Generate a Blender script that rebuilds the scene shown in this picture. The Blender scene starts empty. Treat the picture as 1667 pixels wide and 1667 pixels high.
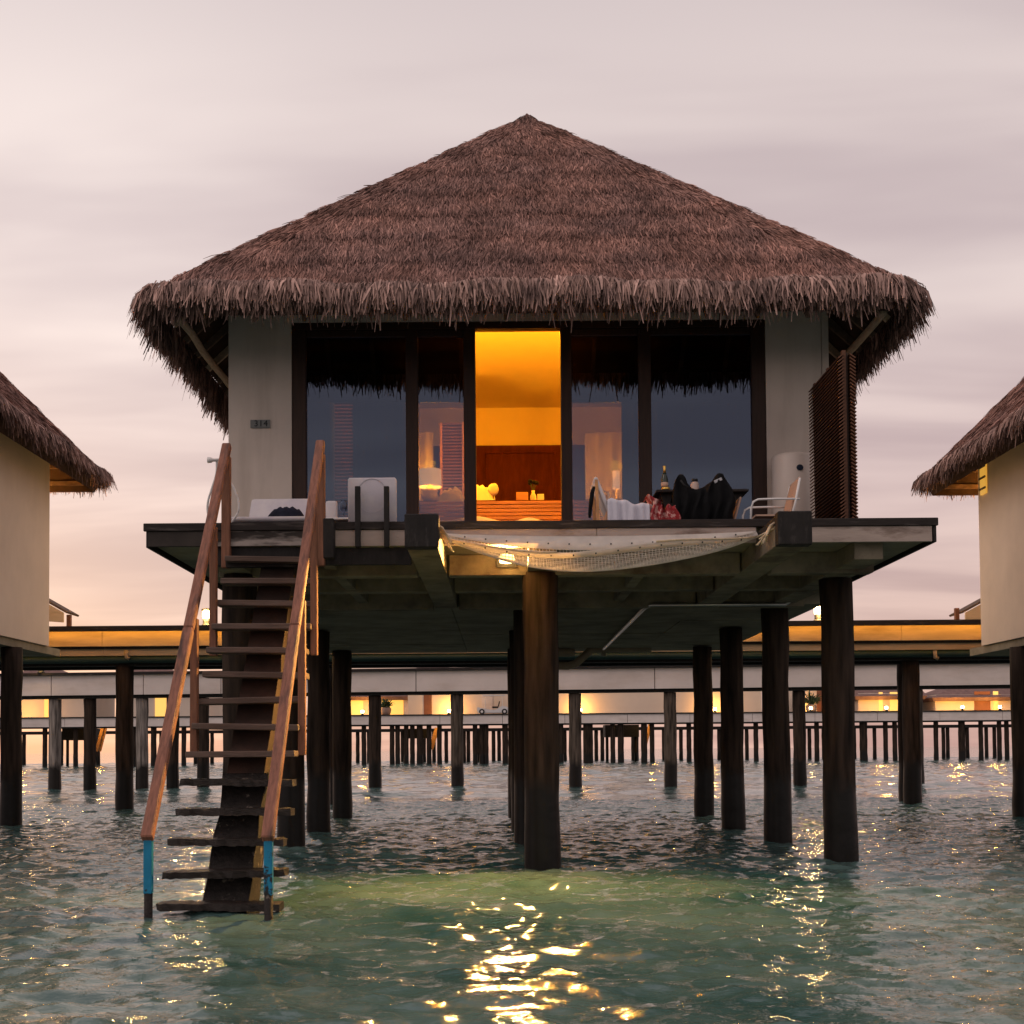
import bpy, bmesh, math, random
import numpy as np
from mathutils import Vector, Matrix

random.seed(7); RNG = np.random.default_rng(7)
PI = math.pi
sc = bpy.context.scene
COL = sc.collection

# ------------------------------------------------------------------ camera
F_PX, PPX, PPY, IMG = 2070.0, 818.0, 1148.0, 1667.0
PITCH, ROLL, CAM_Z = math.radians(2.0), math.radians(0.43), 1.4
c_f = Vector((0, math.cos(PITCH), math.sin(PITCH)))
_u0 = Vector((0, -math.sin(PITCH), math.cos(PITCH))); _r0 = Vector((1, 0, 0))
c_u = _u0 * math.cos(ROLL) + _r0 * math.sin(ROLL)
c_r = _r0 * math.cos(ROLL) - _u0 * math.sin(ROLL)
cam = bpy.data.cameras.new('camera'); camo = bpy.data.objects.new('camera', cam); COL.objects.link(camo)
cam.sensor_width = 36; cam.lens = F_PX / IMG * 36
cam.shift_x = (IMG / 2 - PPX) / IMG; cam.shift_y = (PPY - IMG / 2) / IMG
cam.clip_start = 0.1; cam.clip_end = 9000
m = Matrix((c_r, c_u, -c_f)).transposed().to_4x4(); m.translation = (0, 0, CAM_Z)
camo.matrix_world = m
sc.camera = camo

def P(x, y, X=None, Y=None, Z=None):
    """photo pixel -> point on the given plane"""
    d = c_f + c_r * ((x - PPX) / F_PX) + c_u * ((PPY - y) / F_PX)
    o = Vector((0, 0, CAM_Z))
    if Y is not None: t = Y / d.y
    elif Z is not None: t = (Z - CAM_Z) / d.z
    else: t = X / d.x
    return o + d * t

# ------------------------------------------------------------------ world: overcast dusk sky
w = bpy.data.worlds.new('World'); sc.world = w; w.use_nodes = True
nt = w.node_tree; nt.nodes.clear()
def WN(t, **k):
    n = nt.nodes.new(t)
    for a, b in k.items(): setattr(n, a, b)
    return n
def wmath(op, a, b=None, c=None, clamp=False):
    n = WN('ShaderNodeMath', operation=op, use_clamp=clamp)
    for i, v in enumerate((a, b, c)):
        if v is None: continue
        if isinstance(v, (int, float)): n.inputs[i].default_value = v
        else: nt.links.new(v, n.inputs[i])
    return n.outputs[0]
tc = WN('ShaderNodeTexCoord'); sep = WN('ShaderNodeSeparateXYZ'); nt.links.new(tc.outputs['Generated'], sep.inputs[0])
sx, sy, sz = sep.outputs
zc = wmath('MAXIMUM', sz, 0.0)
ramp = WN('ShaderNodeValToRGB'); nt.links.new(zc, ramp.inputs[0])
els = ramp.color_ramp.elements
stops = [(0.0, (.67, .43, .375)), (.10, (.67, .475, .435)), (.20, (.68, .525, .505)), (.33, (.70, .585, .57)),
         (.45, (.645, .545, .54)), (.56, (.54, .462, .475)), (1.0, (.46, .42, .46))]
els[0].position, els[0].color = stops[0][0], stops[0][1] + (1,)
els[1].position, els[1].color = stops[-1][0], stops[-1][1] + (1,)
for p_, c_ in stops[1:-1]:
    e = els.new(p_); e.color = c_ + (1,)
# the sky opposite the sunset is cooler and dimmer
back = WN('ShaderNodeMapRange'); nt.links.new(sy, back.inputs[0])
back.inputs[1].default_value = -0.7; back.inputs[2].default_value = 0.65; back.interpolation_type = 'SMOOTHSTEP'
cool = WN('ShaderNodeMix', data_type='RGBA'); nt.links.new(back.outputs[0], cool.inputs[0])
cool.inputs[6].default_value = (.66, .565, .555, 1); nt.links.new(ramp.outputs[0], cool.inputs[7])
# streaky cloud deck: direction projected on a flat layer
den = wmath('ADD', zc, 0.16)
px_ = wmath('DIVIDE', sx, den); py_ = wmath('DIVIDE', sy, den)
cmb = WN('ShaderNodeCombineXYZ'); nt.links.new(px_, cmb.inputs[0]); nt.links.new(py_, cmb.inputs[1])
mp = WN('ShaderNodeMapping'); nt.links.new(cmb.outputs[0], mp.inputs[0])
mp.inputs['Rotation'].default_value = (0, 0, math.radians(34)); mp.inputs['Scale'].default_value = (.42, 1.2, 1); mp.inputs['Location'].default_value = (5.4, 2.9, 0)
ns = WN('ShaderNodeTexNoise'); nt.links.new(mp.outputs[0], ns.inputs['Vector'])
ns.inputs['Scale'].default_value = 1.6; ns.inputs['Detail'].default_value = 4.5; ns.inputs['Roughness'].default_value = .52; ns.inputs['Distortion'].default_value = .35
cr = WN('ShaderNodeMapRange'); nt.links.new(ns.outputs[0], cr.inputs[0])
cr.inputs[1].default_value = .36; cr.inputs[2].default_value = .66; cr.interpolation_type = 'SMOOTHSTEP'
tint = WN('ShaderNodeMix', data_type='RGBA'); nt.links.new(cr.outputs[0], tint.inputs[0])
tint.inputs[6].default_value = (.77, .735, .765, 1); tint.inputs[7].default_value = (1.10, 1.095, 1.07, 1)
mul = WN('ShaderNodeMix', data_type='RGBA', blend_type='MULTIPLY'); mul.inputs[0].default_value = 1
nt.links.new(cool.outputs[2], mul.inputs[6]); nt.links.new(tint.outputs[2], mul.inputs[7])
# the veiled afterglow, up on the left
gd = Vector((-.33, .90, .345)).normalized()
dt = WN('ShaderNodeVectorMath', operation='DOT_PRODUCT'); nt.links.new(tc.outputs['Generated'], dt.inputs[0]); dt.inputs[1].default_value = gd
g1 = wmath('POWER', wmath('MAXIMUM', dt.outputs['Value'], 0.0), 48.0)
glow = WN('ShaderNodeMix', data_type='RGBA', blend_type='ADD'); nt.links.new(g1, glow.inputs[0])
nt.links.new(mul.outputs[2], glow.inputs[6]); glow.inputs[7].default_value = (.17, .16, .145, 1)
bg = WN('ShaderNodeBackground'); nt.links.new(glow.outputs[2], bg.inputs[0]); bg.inputs[1].default_value = 1.0
sky = WN('ShaderNodeTexSky', sky_type='NISHITA', sun_disc=False, sun_elevation=math.radians(4), sun_rotation=math.radians(-27))
bg2 = WN('ShaderNodeBackground'); nt.links.new(sky.outputs[0], bg2.inputs[0]); bg2.inputs[1].default_value = 0.012
ad = WN('ShaderNodeAddShader'); nt.links.new(bg.outputs[0], ad.inputs[0]); nt.links.new(bg2.outputs[0], ad.inputs[1])
wo = WN('ShaderNodeOutputWorld'); nt.links.new(ad.outputs[0], wo.inputs[0])

sun = bpy.data.lights.new('sun', 'SUN'); sun.energy = 0.5; sun.angle = math.radians(25); sun.color = (1, .82, .72)
suno = bpy.data.objects.new('sun', sun); COL.objects.link(suno)
suno.rotation_euler = (-Vector((-.75, -.35, .62))).to_track_quat('-Z', 'Y').to_euler()

sc.view_settings.view_transform = 'Standard'; sc.view_settings.look = 'None'
sc.view_settings.exposure = 0.06; sc.view_settings.gamma = 1; sc.view_settings.use_curve_mapping = False
sc.cycles.use_denoising = True; sc.cycles.denoising_prefilter = 'ACCURATE'
sc.cycles.max_bounces = 8; sc.cycles.transparent_max_bounces = 12; sc.cycles.sample_clamp_indirect = 8
sc.cycles.use_adaptive_sampling = False
sc.cycles.caustics_reflective = True; sc.cycles.blur_glossy = .6; sc.cycles.caustics_refractive = False

# ------------------------------------------------------------------ materials
MATS = {}
def mat(name, col, rough=.8, var=.25, scale=3.0, stretch=(1, 1, 1), bump=0.0, bscale=None, metal=0.0, spec=.3,
        col2=None, c2pos=(.45, .6), c2scale=None, attr=None, sheen=0, c2stretch=None):
    """procedural: noise-mottled colour, optional second (stain) colour, bump"""
    M = bpy.data.materials.new(name); M.use_nodes = True; t = M.node_tree; N = t.nodes; N.clear()
    out = N.new('ShaderNodeOutputMaterial'); b = N.new('ShaderNodeBsdfPrincipled'); t.links.new(b.outputs[0], out.inputs[0])
    b.inputs['Roughness'].default_value = rough; b.inputs['Metallic'].default_value = metal
    b.inputs['Specular IOR Level'].default_value = spec
    co = N.new('ShaderNodeTexCoord')
    def noise(s, st, det=5):
        mp = N.new('ShaderNodeMapping'); t.links.new(co.outputs['Object'], mp.inputs[0]); mp.inputs['Scale'].default_value = st
        n = N.new('ShaderNodeTexNoise'); t.links.new(mp.outputs[0], n.inputs['Vector']); n.inputs['Scale'].default_value = s; n.inputs['Detail'].default_value = det
        n.inputs['Roughness'].default_value = .62
        return n.outputs[0]
    n1 = noise(scale, stretch)
    mr = N.new('ShaderNodeMapRange'); t.links.new(n1, mr.inputs[0]); mr.inputs[1].default_value = .3; mr.inputs[2].default_value = .7
    mr.inputs[3].default_value = 1 - var; mr.inputs[4].default_value = 1 + var
    fac = mr.outputs[0]
    if attr:
        at = N.new('ShaderNodeAttribute'); at.attribute_name = 'rnd'
        ma = N.new('ShaderNodeMapRange'); t.links.new(at.outputs['Fac'], ma.inputs[0]); ma.inputs[3].default_value = 1 - attr; ma.inputs[4].default_value = 1 + attr
        mm = N.new('ShaderNodeMath'); mm.operation = 'MULTIPLY'; t.links.new(fac, mm.inputs[0]); t.links.new(ma.outputs[0], mm.inputs[1]); fac = mm.outputs[0]
    base = N.new('ShaderNodeRGB'); base.outputs[0].default_value = tuple(col) + (1,); src = base.outputs[0]
    if col2:
        n2 = noise(c2scale or scale * .5, c2stretch or stretch)
        r2 = N.new('ShaderNodeMapRange'); t.links.new(n2, r2.inputs[0]); r2.inputs[1].default_value, r2.inputs[2].default_value = c2pos
        mx = N.new('ShaderNodeMix'); mx.data_type = 'RGBA'; t.links.new(r2.outputs[0], mx.inputs[0]); t.links.new(src, mx.inputs[6]); mx.inputs[7].default_value = tuple(col2) + (1,)
        src = mx.outputs[2]
    vm = N.new('ShaderNodeVectorMath'); vm.operation = 'SCALE'; t.links.new(src, vm.inputs[0]); t.links.new(fac, vm.inputs['Scale'])
    t.links.new(vm.outputs[0], b.inputs['Base Color'])
    if sheen: b.inputs['Sheen Weight'].default_value = sheen
    if bump:
        nb = noise(bscale or scale * 3, stretch)
        bp = N.new('ShaderNodeBump'); t.links.new(nb, bp.inputs['Height']); bp.inputs['Strength'].default_value = bump; bp.inputs['Distance'].default_value = .02
        t.links.new(bp.outputs[0], b.inputs['Normal'])
    MATS[name] = M
    return M

def emit(name, col, strength, base=(.8, .8, .8)):
    M = bpy.data.materials.new(name); M.use_nodes = True; b = M.node_tree.nodes['Principled BSDF']
    b.inputs['Base Color'].default_value = base + (1,)
    b.inputs['Emission Color'].default_value = tuple(col) + (1,); b.inputs['Emission Strength'].default_value = strength
    MATS[name] = M
    return M

mat('thatch', (.335, .180, .142), rough=.9, var=.38, scale=1.6, attr=.72, spec=.15, col2=(.255, .150, .128), c2pos=(.42, .66), c2scale=.9)
mat('thatch_base', (.085, .052, .045), rough=.95, var=.4, scale=14, bump=.6, bscale=40, spec=.1)
mat('fringe', (.385, .245, .205), rough=.85, var=.25, scale=2.0, attr=.72, spec=.2, col2=(.24, .155, .135), c2pos=(.45, .65), c2scale=3)
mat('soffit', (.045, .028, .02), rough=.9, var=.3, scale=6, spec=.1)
mat('pole_wood', (.42, .31, .22), rough=.8, var=.25, scale=6, stretch=(6, 1, 6), bump=.3)
mat('rafter_wood', (.13, .085, .06), rough=.85, var=.4, scale=4, stretch=(2, 2, 2))
mat('plaster', (.62, .53, .465), rough=.9, var=.07, scale=1.2, bump=.12, bscale=70, spec=.15, col2=(.50, .42, .36), c2pos=(.48, .72), c2scale=.9, c2stretch=(3, 3, .35))
mat('plaster_n', (.82, .67, .54), rough=.9, var=.06, scale=1.0, bump=.12, bscale=60, spec=.15, col2=(.76, .61, .485), c2pos=(.45, .75), c2scale=.6, c2stretch=(1.6, 1.6, .5))
mat('frame_wood', (.034, .015, .009), rough=.55, var=.3, scale=5, stretch=(6, 6, .6), spec=.3)
mat('screen_wood', (.12, .05, .026), rough=.6, var=.35, scale=6, stretch=(1, 3, 3), attr=None)
mat('rail_wood', (.27, .115, .075), rough=.6, var=.35, scale=5, stretch=(9, 1.2, 1.2), bump=.35, col2=(.09, .05, .04), c2pos=(.52, .72), c2scale=2.2, c2stretch=(5, 1, 1))
mat('post_wood', (.22, .095, .055), rough=.65, var=.3, scale=5, stretch=(8, 8, .8), bump=.3)
mat('tread_wood', (.15, .102, .082), rough=.8, var=.35, scale=5, stretch=(.8, 7, 7), bump=.45, col2=(.10, .065, .05), c2pos=(.45, .65), c2scale=2.5)
mat('tread_wet', (.022, .016, .013), rough=.45, var=.5, scale=7, stretch=(.8, 5, 5), bump=.6, col2=(.07, .05, .035), c2pos=(.58, .7), c2scale=5)
mat('spine', (.052, .027, .019), rough=.75, var=.35, scale=3, bump=.4, bscale=18, col2=(.025, .02, .017), c2pos=(.45, .7), c2scale=1.4)
mat('barnacle', (.022, .018, .016), rough=.7, var=.5, scale=14, bump=1.0, bscale=30, col2=(.20, .17, .14), c2pos=(.60, .68), c2scale=9)
mat('blue_paint', (.012, .20, .36), rough=.45, var=.15, scale=6, bump=.2, col2=(.02, .02, .022), c2pos=(.58, .62), c2scale=9)
mat('deck_wood', (.026, .020, .018), rough=.8, var=.35, scale=4, stretch=(1, 8, 8), bump=.3, col2=(.09, .075, .07), c2pos=(.55, .75), c2scale=2)
mat('black_wood', (.015, .0125, .0115), rough=.7, var=.4, scale=4, stretch=(3, 3, 1), bump=.4, col2=(.045, .038, .036), c2pos=(.58, .75), c2scale=5)
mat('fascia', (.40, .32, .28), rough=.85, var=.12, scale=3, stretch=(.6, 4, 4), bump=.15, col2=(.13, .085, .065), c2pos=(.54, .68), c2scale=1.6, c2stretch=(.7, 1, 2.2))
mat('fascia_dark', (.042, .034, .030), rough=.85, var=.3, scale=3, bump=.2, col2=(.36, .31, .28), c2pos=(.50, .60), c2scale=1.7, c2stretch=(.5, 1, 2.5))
mat('soffit_conc', (.27, .235, .175), rough=.9, var=.3, scale=1.8, bump=.3, bscale=14, col2=(.16, .135, .10), c2pos=(.5, .7), c2scale=.8)
mat('beam_conc', (.24, .20, .145), rough=.9, var=.3, scale=2.5, bump=.3, bscale=20, col2=(.13, .10, .075), c2pos=(.5, .66), c2scale=1.5)
mat('white_conc', (.74, .645, .60), rough=.9, var=.08, scale=.8, bump=.1, bscale=8, col2=(.62, .52, .46), c2pos=(.5, .75), c2scale=.5, c2stretch=(1, 1, 4))
mat('walk_fascia', (.62, .47, .30), rough=.85, var=.14, scale=2, stretch=(.5, 1, 3), col2=(.42, .30, .18), c2pos=(.5, .72), c2scale=1.2)
mat('green_pipe', (.012, .035, .034), rough=.5, var=.2, scale=3)
mat('pvc', (.34, .26, .18), rough=.55, var=.12, scale=5)
mat('steel', (.5, .48, .45), rough=.35, metal=.9, var=.1)
mat('white_metal', (.75, .72, .70), rough=.4, var=.04)
mat('dark_metal', (.03, .028, .027), rough=.5, var=.2)
def cloth_mat(name, col, tr=.45):
    M = bpy.data.materials.new(name); M.use_nodes = True; t = M.node_tree; N = t.nodes; N.clear()
    o = N.new('ShaderNodeOutputMaterial'); mx = N.new('ShaderNodeMixShader'); d = N.new('ShaderNodeBsdfDiffuse'); b = N.new('ShaderNodeBsdfTranslucent')
    co = N.new('ShaderNodeTexCoord'); n = N.new('ShaderNodeTexNoise'); t.links.new(co.outputs['Object'], n.inputs['Vector']); n.inputs['Scale'].default_value = 9
    mr = N.new('ShaderNodeMapRange'); t.links.new(n.outputs[0], mr.inputs[0]); mr.inputs[3].default_value = .8; mr.inputs[4].default_value = 1.15
    vm = N.new('ShaderNodeVectorMath'); vm.operation = 'SCALE'; vm.inputs[0].default_value = col; t.links.new(mr.outputs[0], vm.inputs['Scale'])
    for q in (d, b): t.links.new(vm.outputs[0], q.inputs[0])
    mx.inputs[0].default_value = tr; t.links.new(d.outputs[0], mx.inputs[1]); t.links.new(b.outputs[0], mx.inputs[2]); t.links.new(mx.outputs[0], o.inputs[0]); MATS[name] = M
cloth_mat('net', (.88, .82, .76)); cloth_mat('hem', (.86, .80, .74))
mat('rope', (.66, .52, .36), rough=.9, var=.2, scale=20)
mat('cushion', (.58, .54, .55), rough=.95, var=.05, scale=4, bump=.1, bscale=60, sheen=.2, col2=(.50, .465, .51), c2pos=(.45, .6), c2scale=2.4)
mat('towel', (.66, .64, .72), rough=1, var=.06, scale=20, bump=.5, bscale=120, sheen=.4)
mat('navy_cloth', (.012, .014, .028), rough=.95, var=.4, scale=12)
mat('neoprene', (.006, .0062, .007), rough=.85, var=.4, scale=10, spec=.15)
mat('floral', (.33, .035, .04), rough=.95, var=.3, scale=12, col2=(.66, .38, .34), c2pos=(.50, .56), c2scale=16)
mat('heater', (.80, .68, .60), rough=.4, var=.03, spec=.5)
mat('logo_blue', (.02, .03, .055), rough=.4, var=.1)
mat('logo_pale', (.42, .42, .44), rough=.5, var=.1)
mat('sign_plate', (.16, .165, .16), rough=.5, var=.08)
mat('sign_text', (.012, .012, .014), rough=.6, var=.05)
mat('peach', (.52, .34, .25), rough=.9, var=.08)
mat('bottle_green', (.012, .022, .012), rough=.15, var=.1, spec=.6)
mat('gold_foil', (.75, .48, .12), rough=.3, metal=.9, var=.1)
mat('plastic_cream', (.55, .42, .36), rough=.5, var=.05)
mat('curtain', (.055, .065, .11), rough=.95, var=.1, scale=1.5, stretch=(6, 1, .3))
mat('curtain_pale', (.50, .44, .38), rough=.95, var=.06, scale=1.5, stretch=(6, 1, .3))
mat('dark_sheet', (.05, .028, .018), rough=.8, var=.35, scale=3, stretch=(.3, 1, 9))
mat('room_wall', (.70, .60, .44), rough=.9, var=.04, scale=2)
mat('room_wood', (.070, .016, .008), rough=.6, spec=.05, var=.25, scale=4, stretch=(3, 3, .7))
mat('slat_wood', (.55, .28, .12), rough=.5, var=.2, scale=4, stretch=(.7, 4, 4))
mat('louvre_wood', (.30, .15, .085), rough=.6, var=.2, scale=4)
mat('linen', (.80, .74, .62), rough=.95, var=.05, scale=5)
mat('ceramic', (.66, .56, .44), rough=.4, var=.15, scale=12)
mat('plant', (.045, .075, .03), rough=.6, var=.4, scale=3, attr=.4)
mat('terracotta', (.30, .20, .16), rough=.85, var=.15)
mat('far_wall', (.72, .60, .50), rough=.9, var=.05, scale=.5)
mat('far_roof', (.22, .135, .12), rough=.95, var=.25, scale=2.5, stretch=(1, 1, .3), bump=.6, bscale=9)
mat('far_door', (.22, .09, .05), rough=.7, var=.2, scale=2)
mat('cart_white', (.68, .66, .66), rough=.35, var=.03, spec=.5)
mat('rubber', (.02, .02, .02), rough=.8, var=.2)
mat('sand', (.30, .27, .20), rough=.95, var=.2, scale=.6)
emit('bulb', (1, .60, .20), 9)
emit('bulb_far', (1, .70, .34), 30)
emit('strip', (1, .44, .06), 13)
emit('shade', (1, .66, .34), 1.7, (.7, .6, .45))
emit('far_glow', (1, .50, .06), 1.05, (.5, .4, .3))
emit('patch_glow', (1, .50, .06), .55, (.5, .4, .3))
emit('led', (1, .8, .5), 5)

def pile_mat(name, dry, wet, tide):
    """concrete pile: mottled shaft, black wet growth below the tide mark"""
    M = bpy.data.materials.new(name); M.use_nodes = True; t = M.node_tree; N = t.nodes; b = N['Principled BSDF']
    geo = N.new('ShaderNodeNewGeometry'); sp = N.new('ShaderNodeSeparateXYZ'); t.links.new(geo.outputs['Position'], sp.inputs[0])
    n = N.new('ShaderNodeTexNoise'); t.links.new(geo.outputs['Position'], n.inputs['Vector']); n.inputs['Scale'].default_value = 3.5; n.inputs['Detail'].default_value = 6
    mpg = N.new('ShaderNodeMapping'); t.links.new(geo.outputs['Position'], mpg.inputs[0]); mpg.inputs['Scale'].default_value = (7, 7, .7)
    n2 = N.new('ShaderNodeTexNoise'); t.links.new(mpg.outputs[0], n2.inputs['Vector']); n2.inputs['Scale'].default_value = 1.6; n2.inputs['Detail'].default_value = 6
    a = N.new('ShaderNodeMath'); a.operation = 'MULTIPLY_ADD'; t.links.new(n.outputs[0], a.inputs[0]); a.inputs[1].default_value = .5; t.links.new(sp.outputs[2], a.inputs[2])
    mr = N.new('ShaderNodeMapRange'); t.links.new(a.outputs[0], mr.inputs[0]); mr.inputs[1].default_value = tide; mr.inputs[2].default_value = tide + .25
    cr = N.new('ShaderNodeMapRange'); t.links.new(n2.outputs[0], cr.inputs[0]); cr.inputs[1].default_value = .3; cr.inputs[2].default_value = .7; cr.inputs[3].default_value = .3; cr.inputs[4].default_value = 1.75
    vm = N.new('ShaderNodeVectorMath'); vm.operation = 'SCALE'; vm.inputs[0].default_value = dry; t.links.new(cr.outputs[0], vm.inputs['Scale'])
    mx = N.new('ShaderNodeMix'); mx.data_type = 'RGBA'; t.links.new(mr.outputs[0], mx.inputs[0]); mx.inputs[6].default_value = wet + (1,); t.links.new(vm.outputs[0], mx.inputs[7])
    t.links.new(mx.outputs[2], b.inputs['Base Color'])
    r = N.new('ShaderNodeMapRange'); t.links.new(mr.outputs[0], r.inputs[0]); r.inputs[3].default_value = .35; r.inputs[4].default_value = .85; t.links.new(r.outputs[0], b.inputs['Roughness'])
    b.inputs['Specular IOR Level'].default_value = .2
    bp = N.new('ShaderNodeBump'); t.links.new(n.outputs[0], bp.inputs['Height']); bp.inputs['Strength'].default_value = .5; bp.inputs['Distance'].default_value = .03; t.links.new(bp.outputs[0], b.inputs['Normal'])
    MATS[name] = M
pile_mat('pile', (.032, .021, .015), (.008, .007, .006), 1.1)
pile_mat('pile_grey', (.22, .19, .17), (.02, .017, .015), 1.0)
pile_mat('pile_mid', (.09, .07, .055), (.016, .013, .012), 1.0)

def glass_mat():
    M = bpy.data.materials.new('glass'); M.use_nodes = True; t = M.node_tree; N = t.nodes; N.clear()
    out = N.new('ShaderNodeOutputMaterial'); mx = N.new('ShaderNodeMixShader'); fr = N.new('ShaderNodeFresnel'); fr.inputs[0].default_value = 1.52
    k = N.new('ShaderNodeMath'); k.operation = 'MULTIPLY'; k.inputs[1].default_value = 2.3; k.use_clamp = True; t.links.new(fr.outputs[0], k.inputs[0])
    tr = N.new('ShaderNodeBsdfTransparent'); tr.inputs[0].default_value = (.38, .38, .42, 1); gl = N.new('ShaderNodeBsdfGlossy'); gl.inputs['Roughness'].default_value = .01
    gl.inputs[0].default_value = (.60, .74, 1, 1)
    t.links.new(k.outputs[0], mx.inputs[0]); t.links.new(tr.outputs[0], mx.inputs[1]); t.links.new(gl.outputs[0], mx.inputs[2]); t.links.new(mx.outputs[0], out.inputs[0])
    MATS['glass'] = M
glass_mat()

def sea_mat():
    M = bpy.data.materials.new('sea'); M.use_nodes = True; t = M.node_tree; N = t.nodes; b = N['Principled BSDF']
    geo = N.new('ShaderNodeNewGeometry')
    def noise(scale, st, det, rough=.55, dist=0):
        mp = N.new('ShaderNodeMapping'); t.links.new(geo.outputs['Position'], mp.inputs[0]); mp.inputs['Scale'].default_value = st
        n = N.new('ShaderNodeTexNoise'); t.links.new(mp.outputs[0], n.inputs['Vector']); n.inputs['Scale'].default_value = scale; n.inputs['Detail'].default_value = det
        n.inputs['Roughness'].default_value = rough; n.inputs['Distortion'].default_value = dist
        return n.outputs[0]
    n1 = noise(.55, (1, 1, 0), 5)
    cr = N.new('ShaderNodeValToRGB'); t.links.new(n1, cr.inputs[0])
    e = cr.color_ramp.elements; e[0].position = .34; e[0].color = (.028, .080, .079, 1); e[1].position = .68; e[1].color = (.118, .192, .176, 1)
    t.links.new(cr.outputs[0], b.inputs['Base Color'])
    b.inputs['Roughness'].default_value = .03; b.inputs['IOR'].default_value = 1.42; b.inputs['Specular IOR Level'].default_value = .66
    # ripples: the wind-driven larger set fades in beyond the modelled waves
    sp = N.new('ShaderNodeSeparateXYZ'); t.links.new(geo.outputs['Position'], sp.inputs[0])
    far = N.new('ShaderNodeMapRange'); t.links.new(sp.outputs[1], far.inputs[0]); far.inputs[1].default_value = 26; far.inputs[2].default_value = 40
    big = noise(1.5, (.75, 1.25, 0), 3, .6, .4)
    fine = noise(9.0, (.75, 1.25, 0), 4, .62, .4)
    mb = N.new('ShaderNodeMath'); mb.operation = 'MULTIPLY'; t.links.new(big, mb.inputs[0]); t.links.new(far.outputs[0], mb.inputs[1])
    b1 = N.new('ShaderNodeBump'); t.links.new(mb.outputs[0], b1.inputs['Height']); b1.inputs['Strength'].default_value = 1; b1.inputs['Distance'].default_value = .06
    b2 = N.new('ShaderNodeBump'); t.links.new(fine, b2.inputs['Height']); b2.inputs['Strength'].default_value = .8; b2.inputs['Distance'].default_value = .013
    t.links.new(b1.outputs[0], b2.inputs['Normal']); t.links.new(b2.outputs[0], b.inputs['Normal'])
    MATS['sea'] = M
sea_mat()

# ------------------------------------------------------------------ mesh helpers
class MB:
    def __init__(s): s.v = []; s.f = []
    def add(s, vs, fs):
        o = len(s.v); s.v += [tuple(v) for v in vs]; s.f += [tuple(i + o for i in f) for f in fs]; return s
    def box(s, x0, x1, y0, y1, z0, z1):
        return s.add([(x0, y0, z0), (x1, y0, z0), (x1, y1, z0), (x0, y1, z0), (x0, y0, z1), (x1, y0, z1), (x1, y1, z1), (x0, y1, z1)],
                     [(0, 3, 2, 1), (4, 5, 6, 7), (0, 1, 5, 4), (1, 2, 6, 5), (2, 3, 7, 6), (3, 0, 4, 7)])
    def bar(s, a, b, wd, ht, side=(1, 0, 0)):
        """square bar from a to b; wd along side, ht along the other"""
        a = Vector(a); b = Vector(b); d = (b - a).normalized(); sd = Vector(side); sd = (sd - d * sd.dot(d)).normalized(); n = d.cross(sd)
        vs = []
        for q in (a, b):
            for i, j in ((-1, -1), (1, -1), (1, 1), (-1, 1)): vs.append(q + sd * (i * wd / 2) + n * (j * ht / 2))
        return s.add(vs, [(0, 1, 2, 3), (7, 6, 5, 4), (0, 4, 5, 1), (1, 5, 6, 2), (2, 6, 7, 3), (3, 7, 4, 0)])
    def tube(s, pts, r, n=8, cap=True):
        pts = [Vector(p) for p in pts]; rs = r if isinstance(r, (list, tuple)) else [r] * len(pts)
        o = len(s.v); ref = Vector((0, 0, 1))
        for i, p in enumerate(pts):
            d = (pts[min(i + 1, len(pts) - 1)] - pts[max(i - 1, 0)]).normalized()
            if abs(d.dot(ref)) > .95: u = d.cross(Vector((0, 1, 0))).normalized()
            else: u = d.cross(ref).normalized()
            q = d.cross(u)
            for k in range(n):
                a = 2 * PI * k / n; s.v.append(tuple(p + (u * math.cos(a) + q * math.sin(a)) * rs[i]))
        for i in range(len(pts) - 1):
            for k in range(n):
                s.f.append((o + i * n + k, o + i * n + (k + 1) % n, o + (i + 1) * n + (k + 1) % n, o + (i + 1) * n + k))
        if cap:
            s.f.append(tuple(o + k for k in range(n))[::-1]); e = o + (len(pts) - 1) * n; s.f.append(tuple(e + k for k in range(n)))
        return s
    def lathe(s, c, prof, n=16):
        o = len(s.v)
        for r, z in prof:
            for k in range(n): s.v.append((c[0] + r * math.cos(2 * PI * k / n), c[1] + r * math.sin(2 * PI * k / n), c[2] + z))
        for i in range(len(prof) - 1):
            for k in range(n): s.f.append((o + i * n + k, o + i * n + (k + 1) % n, o + (i + 1) * n + (k + 1) % n, o + (i + 1) * n + k))
        s.f.append(tuple(o + k for k in range(n))[::-1]); e = o + (len(prof) - 1) * n; s.f.append(tuple(e + k for k in range(n)))
        return s
    def grid(s, fn, nu, nv, thick=None):
        o = len(s.v)
        for j in range(nv + 1):
            for i in range(nu + 1): s.v.append(tuple(fn(i / nu, j / nv)))
        for j in range(nv):
            for i in range(nu):
                a = o + j * (nu + 1) + i; s.f.append((a, a + 1, a + nu + 2, a + nu + 1))
        return s
    def build(s, name, material, parent=None, smooth=False, bevel=0, solid=0):
        me = bpy.data.meshes.new(name); me.from_pydata(s.v, [], s.f); me.update()
        bm = bmesh.new(); bm.from_mesh(me)
        if solid:
            bmesh.ops.recalc_face_normals(bm, faces=bm.faces); bmesh.ops.solidify(bm, geom=bm.faces[:], thickness=solid)
        if bevel: bmesh.ops.bevel(bm, geom=bm.edges[:], offset=bevel, segments=2 if bevel > .02 else 1, affect='EDGES', profile=.6)
        bmesh.ops.recalc_face_normals(bm, faces=bm.faces)
        bm.to_mesh(me); bm.free()
        if smooth: me.shade_smooth()
        me.materials.append(MATS[material])
        return link(name, me, parent)

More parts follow.
